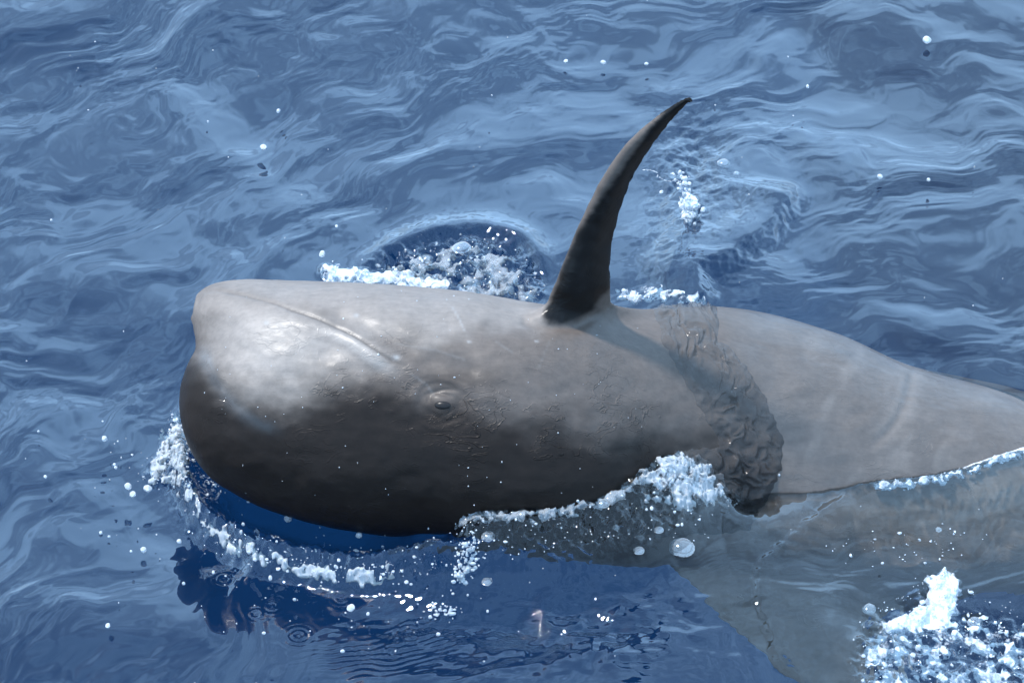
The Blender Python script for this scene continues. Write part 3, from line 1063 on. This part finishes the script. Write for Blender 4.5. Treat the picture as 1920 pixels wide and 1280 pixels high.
def water_sheet():
    d = -(sd_poly(bx, by, UNDER) + 6 * fbm(bx / 26, by / 26, 80, 3))
    ok = (d > -10) & (facing > -.35) & (bx < 1520) & (by > 540)
    fm_ = ok[body_Q].all(1)
    used, inv = np.unique(body_Q[fm_], return_inverse=True)
    V, Q = subdivide(body_P[used], inv.reshape(-1, 4))
    N = vert_normals(V, Q)
    V = relax(V, Q, 1, .3)
    qx, qy = px_of(V)
    dd_ = -(sd_poly(qx, qy, UNDER) + 6 * fbm(qx / 26, qy / 26, 80, 3))
    k = 1 - np.exp(-np.maximum(dd_, 0) / 13)
    fa, fb = rot(qx + 16 * fbm(qx / 40, qy / 40, 108, 2), qy + 16 * fbm(qx / 44, qy / 44, 109, 2), 58)
    rip = .0046 * (1 - 2 * np.abs(fbm(fa / 42, fb / 22, 100, 2))) + .0022 * fbm(fa / 22, fb / 11, 104, 2)
    rip *= .75 + .7 * sstep(-.3, .4, fbm(qx / 48, qy / 48, 106, 2))
    t = np.where(dd_ > 0, k * (.0065 + np.maximum(rip, -.0055)) + .0002, np.maximum(dd_ * .0006, -.004))
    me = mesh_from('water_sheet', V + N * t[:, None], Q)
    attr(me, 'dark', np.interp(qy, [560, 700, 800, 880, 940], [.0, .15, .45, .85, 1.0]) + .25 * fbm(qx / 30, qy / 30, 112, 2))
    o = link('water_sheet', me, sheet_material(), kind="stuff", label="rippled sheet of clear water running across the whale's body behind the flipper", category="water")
    return o


water_sheet()
# ------------------------------------------------------------------ eye of the whale
def ico(sub):
    t = (1 + 5 ** .5) / 2
    v = [(-1, t, 0), (1, t, 0), (-1, -t, 0), (1, -t, 0), (0, -1, t), (0, 1, t), (0, -1, -t), (0, 1, -t), (t, 0, -1), (t, 0, 1), (-t, 0, -1), (-t, 0, 1)]
    f = [(0, 11, 5), (0, 5, 1), (0, 1, 7), (0, 7, 10), (0, 10, 11), (1, 5, 9), (5, 11, 4), (11, 10, 2), (10, 7, 6), (7, 1, 8),
         (3, 9, 4), (3, 4, 2), (3, 2, 6), (3, 6, 8), (3, 8, 9), (4, 9, 5), (2, 4, 11), (6, 2, 10), (8, 6, 7), (9, 8, 1)]
    v = [np.array(q) / np.linalg.norm(q) for q in v]
    for _ in range(sub):
        cache, nf = {}, []

        def mid(a, b):
            k = (min(a, b), max(a, b))
            if k not in cache:
                m = v[a] + v[b]
                v.append(m / np.linalg.norm(m)); cache[k] = len(v) - 1
            return cache[k]
        for a, b, c in f:
            ab, bc, ca = mid(a, b), mid(b, c), mid(c, a)
            nf += [(a, ab, ca), (b, bc, ab), (c, ca, bc), (ab, bc, ca)]
        f = nf
    return np.array(v), np.array(f)


ICO = [ico(k) for k in range(4)]

em, ns, ls, out = new_mat("dark wet eye")
b = node(ns, 'ShaderNodeBsdfPrincipled', Roughness=.3)
b.inputs['Specular IOR Level'].default_value = .25
b.inputs['Base Color'].default_value = (.016, .013, .012, 1)
ls.new(b.outputs[0], out.inputs['Surface'])
_k = np.argmin(np.where(facing > 0, np.hypot(bx - EYE[0] - 1, by - EYE[1] - 1), 1e9))
_n = Vector(body_N[_k])
v, f = ICO[3]
eye = link('eye', mesh_from('eye', v * np.array([.0165, .0090, .009]), f), em, whale, label="dark eye in a ring of folded skin")
eye.location = Vector(body_P[_k]) - _n * .0062 - whale.location
eye.rotation_euler = _n.to_track_quat('Z', 'Y').to_euler()

# ------------------------------------------------------------------ froth, bubbles and drops
fm, ns, ls, out = new_mat("white froth")
co = node(ns, 'ShaderNodeTexCoord')
n_ = node(ns, 'ShaderNodeTexNoise', Scale=210.0, Detail=4.0, Roughness=.65)
ls.new(co.outputs['Object'], n_.inputs['Vector'])
bp = node(ns, 'ShaderNodeBump', Strength=.5, Distance=.003)
ls.new(n_.outputs['Fac'], bp.inputs['Height'])
b = node(ns, 'ShaderNodeBsdfPrincipled', Roughness=.16)
b.inputs['Base Color'].default_value = (.76, .81, .86, 1)
ls.new(bp.outputs['Normal'], b.inputs['Normal'])
t_ = node(ns, 'ShaderNodeBsdfTransparent', Color=(.93, .97, 1, 1))
n2 = node(ns, 'ShaderNodeTexNoise', Scale=60.0, Detail=5.0, Roughness=.6)
ls.new(co.outputs['Object'], n2.inputs['Vector'])
tr_ = ramp(ns, [(.36, .86), (.64, .18)])
ls.new(n2.outputs['Fac'], tr_.inputs['Fac'])
x_m = node(ns, 'ShaderNodeMixShader')
ls.new(tr_.outputs['Color'], x_m.inputs[0])
ls.new(b.outputs[0], x_m.inputs[1]); ls.new(t_.outputs[0], x_m.inputs[2]); ls.new(x_m.outputs[0], out.inputs['Surface'])
froth = fm

wm, ns, ls, out = new_mat("water drop")
g = node(ns, 'ShaderNodeBsdfPrincipled', Roughness=.03, IOR=1.33)
g.inputs['Transmission Weight'].default_value = 1.0
d_ = node(ns, 'ShaderNodeBsdfDiffuse', Color=(.85, .89, .93, 1))
x_m = node(ns, 'ShaderNodeMixShader'); x_m.inputs[0].default_value = .42
ls.new(g.outputs[0], x_m.inputs[1]); ls.new(d_.outputs[0], x_m.inputs[2]); ls.new(x_m.outputs[0], out.inputs['Surface'])
drop_mat = wm
gm, ns, ls, out = new_mat("torn clear water")
g = node(ns, 'ShaderNodeBsdfPrincipled', Roughness=.02, IOR=1.33)
g.inputs['Transmission Weight'].default_value = 1.0
d_ = node(ns, 'ShaderNodeBsdfDiffuse', Color=(.80, .85, .90, 1))
x_m = node(ns, 'ShaderNodeMixShader'); x_m.inputs[0].default_value = .22
ls.new(g.outputs[0], x_m.inputs[1]); ls.new(d_.outputs[0], x_m.inputs[2]); ls.new(x_m.outputs[0], out.inputs['Surface'])
glassy = gm
mm, ns, ls, out = new_mat("milky wash")
g = node(ns, 'ShaderNodeBsdfPrincipled', Roughness=.05, IOR=1.33)
g.inputs['Transmission Weight'].default_value = 1.0
d_ = node(ns, 'ShaderNodeBsdfDiffuse', Color=(.74, .77, .80, 1))
x_m = node(ns, 'ShaderNodeMixShader'); x_m.inputs[0].default_value = .42
ls.new(g.outputs[0], x_m.inputs[1]); ls.new(d_.outputs[0], x_m.inputs[2]); ls.new(x_m.outputs[0], out.inputs['Surface'])
milky = mm

bm_, ns, ls, out = new_mat("bubble film")
lw = node(ns, 'ShaderNodeLayerWeight', Blend=.4)
t_ = node(ns, 'ShaderNodeBsdfTransparent', Color=(.97, .99, 1, 1))
g = node(ns, 'ShaderNodeBsdfDiffuse', Color=(.80, .84, .88, 1))
mr = ramp(ns, [(0, .03), (.55, .16), (1, .80)])
ls.new(lw.outputs['Facing'], mr.inputs['Fac'])
x_m = node(ns, 'ShaderNodeMixShader')
ls.new(mr.outputs['Color'], x_m.inputs[0]); ls.new(t_.outputs[0], x_m.inputs[1]); ls.new(g.outputs[0], x_m.inputs[2])
gl = node(ns, 'ShaderNodeBsdfGlossy', Roughness=.05)
x_2 = node(ns, 'ShaderNodeMixShader'); x_2.inputs[0].default_value = .14
ls.new(x_m.outputs[0], x_2.inputs[1]); ls.new(gl.outputs[0], x_2.inputs[2])
ls.new(x_2.outputs[0], out.inputs['Surface'])
bubble_mat = bm_


def sea_z(px, py):
    z = np.zeros(len(px))
    for _ in range(7):
        p = on_height(px, py, z)
        i = np.clip(np.searchsorted(GX, p[:, 0]), 0, nxg - 1); j = np.clip(np.searchsorted(GY, p[:, 1]), 0, nyg - 1)
        z = .45 * z + .55 * SZ[i, j]
    return z


def blob_mesh(name, C, R, lumpy=.12, squash=.8):
    """many small bubbles joined: the larger rounder, the smallest with few faces"""
    allv, allf, base = [], [], 0
    for lo, hi, lev in ((0, .0022, 0), (.0022, .0075, 1), (.0075, 1, 2)):
        m = (R >= lo) & (R < hi)
        if not m.any():
            continue
        v, f = ICO[lev]
        c, r = C[m], R[m]
        sc = r[:, None, None] * (1 + lumpy * RNG.normal(size=(len(r), len(v), 1)))
        P = v[None] * sc * (np.array([1, 1, squash]) * RNG.uniform(.62, 1.3, (len(r), 1, 3))) + c[:, None]
        F = f[None] + (np.arange(len(r)) * len(v))[:, None, None] + base
        allv.append(P.reshape(-1, 3)); allf.append(F.reshape(-1, 3)); base += len(r) * len(v)
    return mesh_from(name, np.concatenate(allv), np.concatenate(allf))


def sizes(n, lo, hi, p=2.4):
    u = RNG.random(n)
    a, b = lo ** (1 - p), hi ** (1 - p)
    return (a + u * (b - a)) ** (1 / (1 - p))


def scatter(poly, n, cluster=30, seed=0, soft=10, thr=-.05):
    """points in a photo outline, gathered in clumps"""
    poly = np.array(poly, float)
    lo, hi = poly.min(0) - soft, poly.max(0) + soft
    out_ = np.zeros((0, 2))
    while len(out_) < n:
        q = RNG.uniform(lo, hi, (n * 5, 2))
        sdv = sd_poly(q[:, 0], q[:, 1], poly)
        k = fbm(q[:, 0] / cluster, q[:, 1] / (cluster * .75), seed, 3)
        keep = (sdv + RNG.normal(0, soft, len(q)) < 0) & (k > thr + .25 * RNG.normal(size=len(q)))
        out_ = np.concatenate([out_, q[keep]])
    return out_[:n]


def along(line, n, spread, t0=0, t1=1):
    L = smooth_line(line, 200)
    i = (RNG.uniform(t0, t1, n) * 199).astype(int)
    return L[i] + RNG.normal(0, 1, (n, 2)) * np.array(spread)


def foam_obj(label, q, lo, hi, pile=0.0, p=2.4, name='sea_foam', mat=None, lumpy=.28):
    r = sizes(len(q), lo * .62, hi * .75, p + .3) * PXM * .95
    z = sea_z(q[:, 0], q[:, 1])
    lift = np.abs(RNG.normal(0, 1, len(q))) * pile * PXM
    P = on_height(q[:, 0], q[:, 1], z)
    P[:, 2] += lift + r * .15
    return link(name, blob_mesh(name, P, r, lumpy), mat or froth, kind="stuff", label=label, category="foam")


FROTH_STEP = .0023


def splash(label, poly, H, lam=.017, fill=.0, soft=14, seed=0, stretch=(1, 1), name='sea_foam', mat=None):
    """torn white water: a solid with holes and overhangs, standing on the sea inside a photo outline"""
    poly = np.array(poly, float)
    zc = sea_z(poly[:, 0], poly[:, 1])
    W_ = on_height(poly[:, 0], poly[:, 1], zc)
    lo, hi = W_[:, :2].min(0) - .02, W_[:, :2].max(0) + .02
    h = FROTH_STEP
    xs, ys, zs = np.arange(lo[0], hi[0], h), np.arange(lo[1], hi[1], h), np.arange(-.010, H * 1.25, h)
    Xg, Yg = np.meshgrid(xs, ys, indexing='ij')
    i = np.clip(np.searchsorted(GX, Xg), 0, nxg - 1); j = np.clip(np.searchsorted(GY, Yg), 0, nyg - 1)
    Z0 = SZ[i, j]
    qx, qy = px_of(np.stack([Xg, Yg, Z0], -1))
    M = sstep(soft, -soft, sd_poly(qx, qy, poly) + 9 * fbm(qx / 24, qy / 20, seed, 2))
    zr = zs[None, None, :] + 0 * Xg[..., None]
    Zw = Z0[..., None] + zr
    a, b, c = Xg[..., None] / lam / stretch[0] + 0 * zr, Yg[..., None] / lam / stretch[1] + 0 * zr, Zw / lam
    n = perlin3(a, b, c, seed) + .6 * perlin3(a * 2.1, b * 2.1, c * 2.1, seed + 3) + .35 * perlin3(a * 4.3, b * 4.3, c * 4.3, seed + 5)
    big = perlin3(a * .4, b * .4, c * .4, seed + 9)
    f = np.maximum(zr, -.002) / H + .62 - fill - 1.0 * M[..., None] + .95 * n + .75 * big + 2.0 * (M[..., None] < .03)
    f[..., 0] = 1; f[..., -1] = 1; f[0] = 1; f[-1] = 1; f[:, 0] = 1; f[:, -1] = 1
    V, Q = surface_nets(f, np.array([lo[0], lo[1], -.010]), h)
    V = relax(V, Q, 1, .5)
    # follow the sea below without stepping
    fx = np.clip((V[:, 0] - lo[0]) / h, 0, len(xs) - 1.001); fy = np.clip((V[:, 1] - lo[1]) / h, 0, len(ys) - 1.001)
    i0, j0 = fx.astype(int), fy.astype(int); fx, fy = fx - i0, fy - j0
    V[:, 2] += Z0[i0, j0] * (1 - fx) * (1 - fy) + Z0[i0 + 1, j0] * fx * (1 - fy) + Z0[i0, j0 + 1] * (1 - fx) * fy + Z0[i0 + 1, j0 + 1] * fx * fy
    return link(name, mesh_from(name, V, Q), mat or froth, kind="stuff", label=label, category="foam")


def ribbon(line, half):
    L = smooth_line(line, 24)
    t = np.gradient(L, axis=0); t /= np.linalg.norm(t, axis=1)[:, None]
    n = np.stack([-t[:, 1], t[:, 0]], -1) * (np.array(half)[:, None] if np.ndim(half) else half)
    return np.concatenate([L + n, (L - n)[::-1]])


splash("white froth strip lying along the whale's throat", [(606, 500), (632, 500), (660, 512), (700, 516), (760, 520), (840, 540), (870, 556), (760, 552), (640, 540), (608, 535)], .018, .016, -.04, 9, 301)
splash("torn glassy water boiling up behind the throat", [(690, 530), (740, 490), (820, 466), (900, 462), (960, 490), (1000, 530), (1030, 565), (900, 575), (760, 550)], .016, .026, -.55, 14, 303, mat=glassy)
splash("white wash piled against the whale's near flank", [(1195, 895), (1236, 856), (1300, 840), (1345, 842), (1392, 890), (1390, 935), (1290, 950), (1220, 940)], .012, .018, -.38, 12, 305, mat=milky)
splash("ragged froth along the water edge under the flank", ribbon([(850, 985), (880, 966), (1000, 962), (1100, 946), (1180, 912), (1215, 880)], 11), .010, .016, -.32, 8, 307, mat=glassy)
splash("curl of white water on the wave rim under the melon", ribbon(RIM[1:9], 15), .012, .019, -.46, 10, 309, (1.0, 1.6), mat=milky)
splash("spray clump standing off the front of the melon", [(262, 895), (300, 850), (306, 812), (335, 772), (350, 830), (348, 890), (325, 910), (290, 908)], .022, .015, -.34, 10, 311, mat=milky)
splash("white froth line on the crest over the submerged back", ribbon(CREST[4:], 5), .007, .0085, -.20, 6, 313)
splash("solid white clot of froth in the near right corner", [(1742, 1088), (1770, 1070), (1792, 1090), (1796, 1145), (1750, 1180), (1660, 1178), (1735, 1135)], .016, .015, -.02, 8, 315)
splash("broken patches of froth in the near right corner", [(1640, 1170), (1740, 1150), (1900, 1165), (1960, 1190), (1960, 1320), (1620, 1320), (1612, 1240)], .009, .020, -.64, 16, 317)
splash("line of froth behind the root of the flipper", ribbon([(1160, 550), (1200, 557), (1240, 549), (1290, 557), (1318, 570)], 8), .010, .014, -.22, 7, 319)
splash("white clot falling behind the trailing edge of the flipper", [(1284, 376), (1302, 372), (1310, 395), (1296, 416), (1280, 406)], .03, .012, .12, 6, 321)

foam_obj("loose bubbles round the boil behind the throat", scatter([(640, 535), (700, 495), (780, 460), (860, 448), (930, 465), (990, 510), (1035, 555), (900, 570), (760, 545)], 150, 34, 201, 12, .05), 1.3, 7, 4)
foam_obj("loose bubbles along the near flank", np.concatenate([along([(850, 985), (880, 962), (1000, 960), (1100, 945), (1180, 910), (1210, 880)], 70, (9, 7)), scatter([(880, 980), (1000, 965), (1200, 920), (1380, 900), (1330, 1000), (1050, 1040), (900, 1030)], 80, 28, 207, 8, .1)]), 1.3, 7, 2)
foam_obj("loose bubbles on the wave rim under the melon", np.concatenate([along(RIM, 110, (12, 10), .05, .85), along(RIM, 50, (26, 14), .1, .8)]), 1.0, 5, 4)
foam_obj("loose bubbles off the front of the melon", scatter([(262, 895), (300, 850), (308, 812), (335, 775), (352, 800), (400, 880), (420, 930), (345, 905), (292, 910)], 200, 22, 211, 9, -.1), 1.2, 6, 8)
foam_obj("loose bubbles round the froth in the near right corner", scatter([(1600, 1140), (1745, 1065), (1830, 1110), (1960, 1150), (1960, 1300), (1600, 1300)], 230, 30, 213, 12, .0), 1.3, 8, 2)
foam_obj("small bubbles trailing beside the near right fold", scatter([(1560, 1000), (1680, 1010), (1760, 980), (1850, 1000), (1760, 1060), (1640, 1060), (1560, 1050)], 50, 22, 217, 6, .3), 1.5, 5, 1)

# drops flung off the trailing edge of the flipper, with the thread that joins them
thr = smooth_line([(1206, 318), (1228, 321), (1236, 332), (1256, 340), (1270, 338), (1276, 350), (1281, 366), (1275, 372), (1283, 400), (1290, 412)], 60)
q = np.concatenate([thr + RNG.normal(0, .6, thr.shape), along([(1270, 330), (1285, 352), (1290, 385), (1300, 400)], 46, (8, 9)), along([(1284, 380), (1300, 385), (1292, 412)], 60, (7, 9))])
zz_ = np.concatenate([np.linspace(.16, .04, 60), RNG.uniform(.02, .14, 46), RNG.uniform(.0, .06, 60)])
P = on_height(q[:, 0], q[:, 1], zz_)
r = np.concatenate([np.full(60, 1.3), sizes(46, 1.5, 6.5, 2.0), sizes(60, 2, 7, 2.0)]) * PXM
link('spray', blob_mesh('spray', P, r, .08, 1.0), drop_mat, kind="stuff", label="string of drops flung off the back edge of the raised flipper", category="spray")

# fine spray hanging all round
q = np.concatenate([RNG.uniform((20, 20), (1900, 1260), (70, 2)), along(RIM, 90, (60, 40), 0, 1), RNG.normal((240, 900), (60, 70), (26, 2)),
                    RNG.normal((820, 1110), (80, 50), (45, 2)), RNG.normal((1100, 980), (150, 50), (50, 2)), RNG.normal((560, 1150), (140, 60), (40, 2))])
P = on_height(q[:, 0], q[:, 1], sea_z(q[:, 0], q[:, 1]))
P[:, 2] += np.abs(RNG.normal(0, .03, len(q)))
link('spray', blob_mesh('spray', P, sizes(len(q), 1.0, 3.6, 2.6) * PXM, .06, 1.0), drop_mat, kind="stuff", label="fine droplets scattered over the water round the whale", category="spray")
# beads of water on the wet skin
cand2 = np.where((facing > .25) & (bx > 380) & (bx < 1230) & (by > 545) & (by < 930))[0]
pick = RNG.choice(cand2, 90, replace=False)
link('spray', blob_mesh('spray', body_P[pick], sizes(90, .7, 2.4, 2.8) * PXM, .05, .8), drop_mat, kind="stuff", label="tiny beads of water on the whale's wet skin", category="spray")
# small splash crown where a clot of water falls
q = np.concatenate([RNG.normal((862, 1085), (7, 6), (60, 2)), RNG.normal((885, 1040), (8, 22), (60, 2)), RNG.normal((830, 1155), (14, 5), (40, 2)), RNG.normal((870, 1050), (16, 12), (40, 2))])
P = on_height(q[:, 0], q[:, 1], sea_z(q[:, 0], q[:, 1]))
P[:, 2] += np.abs(RNG.normal(0, .012, len(q)))
link('spray', blob_mesh('spray', P, sizes(len(q), 1.2, 5, 2.3) * PXM, .1, 1.0), drop_mat, kind="stuff", label="little splash of falling drops below the melon's hind end", category="spray")

# drops and bubbles large enough to point at
_v, _f = ICO[3]
_nz = 1 + .05 * np.sin(_v[:, 0] * 5 + 1) * np.cos(_v[:, 1] * 4) + .03 * np.sin(_v[:, 2] * 7)
DROP_ME = mesh_from('water_drop', _v * _nz[:, None], _f); DROP_ME.materials.append(drop_mat)
_m = _v[:, 2] > -.2
_d = _v * np.array([1, 1, .55]) * (1 + .06 * np.sin(_v[:, 0] * 3 + 2) * np.cos(_v[:, 1] * 4 + 1))[:, None]
_skirt = np.where(_v[:, 2] < 0, 1 + .35 * np.clip(-_v[:, 2] * 3, 0, 1) ** 2, 1.0)
_d = np.stack([_d[:, 0] * _skirt, _d[:, 1] * _skirt, np.maximum(_d[:, 2], -.16)], -1)
BUB_ME = mesh_from('bubble', _d, _f); BUB_ME.materials.append(bubble_mat)

DROPS = [  # x, y, radius in photo pixels, height over the water, label
    (240, 911, 8, .05, "water drop left of the spray clump, topmost of a close trio"),
    (249, 926, 7.5, .04, "water drop left of the spray clump, lowest of a close trio"),
    (277, 915, 8, .05, "water drop nearest the spray clump, rightmost of a close trio"),
    (196, 822, 6, .06, "lone water drop over the sea level with the eye, left of the melon"),
    (217, 876, 4, .05, "small water drop just above the trio left of the melon"),
    (604, 476, 7, .08, "water drop hanging over the sea above the throat's white froth strip"),
    (631, 424, 3.5, .08, "tiny water drop above the one over the throat's froth strip"),
    (494, 276, 7, .03, "lone water drop in the upper left quarter of the sea"),
    (522, 208, 5, .03, "small water drop above the lone drop in the upper left quarter"),
    (1061, 115, 6, .02, "water drop near the top edge, left one of a pair left of the flipper tip"),
    (1131, 117, 5.5, .02, "water drop near the top edge, right one of a pair left of the flipper tip"),
    (1212, 120, 4.5, .02, "small water drop near the top edge above the flipper tip"),
    (1738, 75, 9, .02, "water drop in the top right corner of the sea"),
    (1650, 331, 7, .02, "water drop on the sea far to the right of the flipper"),
    (1741, 337, 5, .02, "small water drop right of the one far to the right of the flipper"),
    (540, 972, 7, .05, "water drop over the dark hollow under the melon"),
    (673, 1003, 6, .06, "water drop just under the lowest edge of the melon"),
    (667, 1036, 8, .04, "water drop right over the wave rim below the melon"),
    (269, 1030, 6, .02, "water drop on the sea below the left end of the wave rim"),
    (507, 1083, 4.5, .02, "small water drop just outside the wave rim below the melon"),
    (658, 1139, 8, .02, "oval water drop on the dark water below the wave rim"),
    (690, 1150, 4, .02, "small water drop right of the oval drop below the wave rim"),
    (85, 893, 4, .03, "small water drop near the left edge of the picture"),
    (930, 928, 3.5, .16, "tiny drop in front of the dark lower flank"),
    (202, 1172, 5, .02, "water drop near the lower left corner"),
    (1240, 360, 4.5, .10, "drop beside the string of drops behind the flipper"),
    (1318, 393, 6, .08, "round drop right of the white clot behind the flipper"),
]
BUBBLES = [
    (1357, 305, 15, "largest bubble floating right of the raised flipper"),
    (1381, 325, 8, "small bubble beside the largest one right of the flipper"),
    (1278, 1024, 25, "big round bubble on grey water in front of the whale's flank"),
    (882, 964, 22, "domed bubble where the melon's hind end meets the water"),
    (915, 1004, 13, "bubble just below the domed one at the melon's hind end"),
    (1130, 943, 12, "round bubble at the water edge under the middle of the flank"),
    (1063, 956, 10, "bubble left of the round one at the water edge under the flank"),
    (1235, 992, 10, "bubble up and left of the big round bubble"),
    (1198, 1031, 11, "bubble straight left of the big round bubble"),
    (1155, 988, 7, "small bubble on the swirl in front of the flank"),
    (1828, 1165, 15, "dark rimmed bubble right of the white bubble patch"),
    (1630, 1140, 13, "bubble at the left end of the near right bubble patch"),
    (913, 1089, 10, "dark bubble alone on blue water below the flank"),
    (866, 463, 19, "pale domed bubble on top of the boil behind the throat"),
    (800, 484, 15, "bubble left of the domed one in the boil behind the throat"),
    (1760, 992, 7, "small bubble on the grey water under the right hand crest"),
]
for px, py, rpx, hgt, lab in DROPS:
    z = float(sea_z(np.array([float(px)]), np.array([float(py)]))[0])
    o = link('water_drop', DROP_ME, None, label=lab, category="water drop", group="drops in the air and on the sea")
    o.location = on_height(px, py, z + hgt)
    o.scale = np.array([random.uniform(.8, 1.25), random.uniform(.75, 1.1), random.uniform(.7, 1.0)]) * rpx * PXM * .9
    o.rotation_euler = (random.uniform(-.5, .5), random.uniform(-.5, .5), random.uniform(0, 6))
for px, py, rpx, lab in BUBBLES:
    z = float(sea_z(np.array([float(px)]), np.array([float(py)]))[0])
    o = link('bubble', BUB_ME, None, label=lab, category="bubble", group="bubbles floating on the sea")
    o.location = on_height(px, py, z)
    rpx *= .72
    o.scale = (rpx * PXM, rpx * PXM * random.uniform(.9, 1.15), rpx * PXM)
    o.rotation_euler = (0, 0, random.uniform(0, 6))
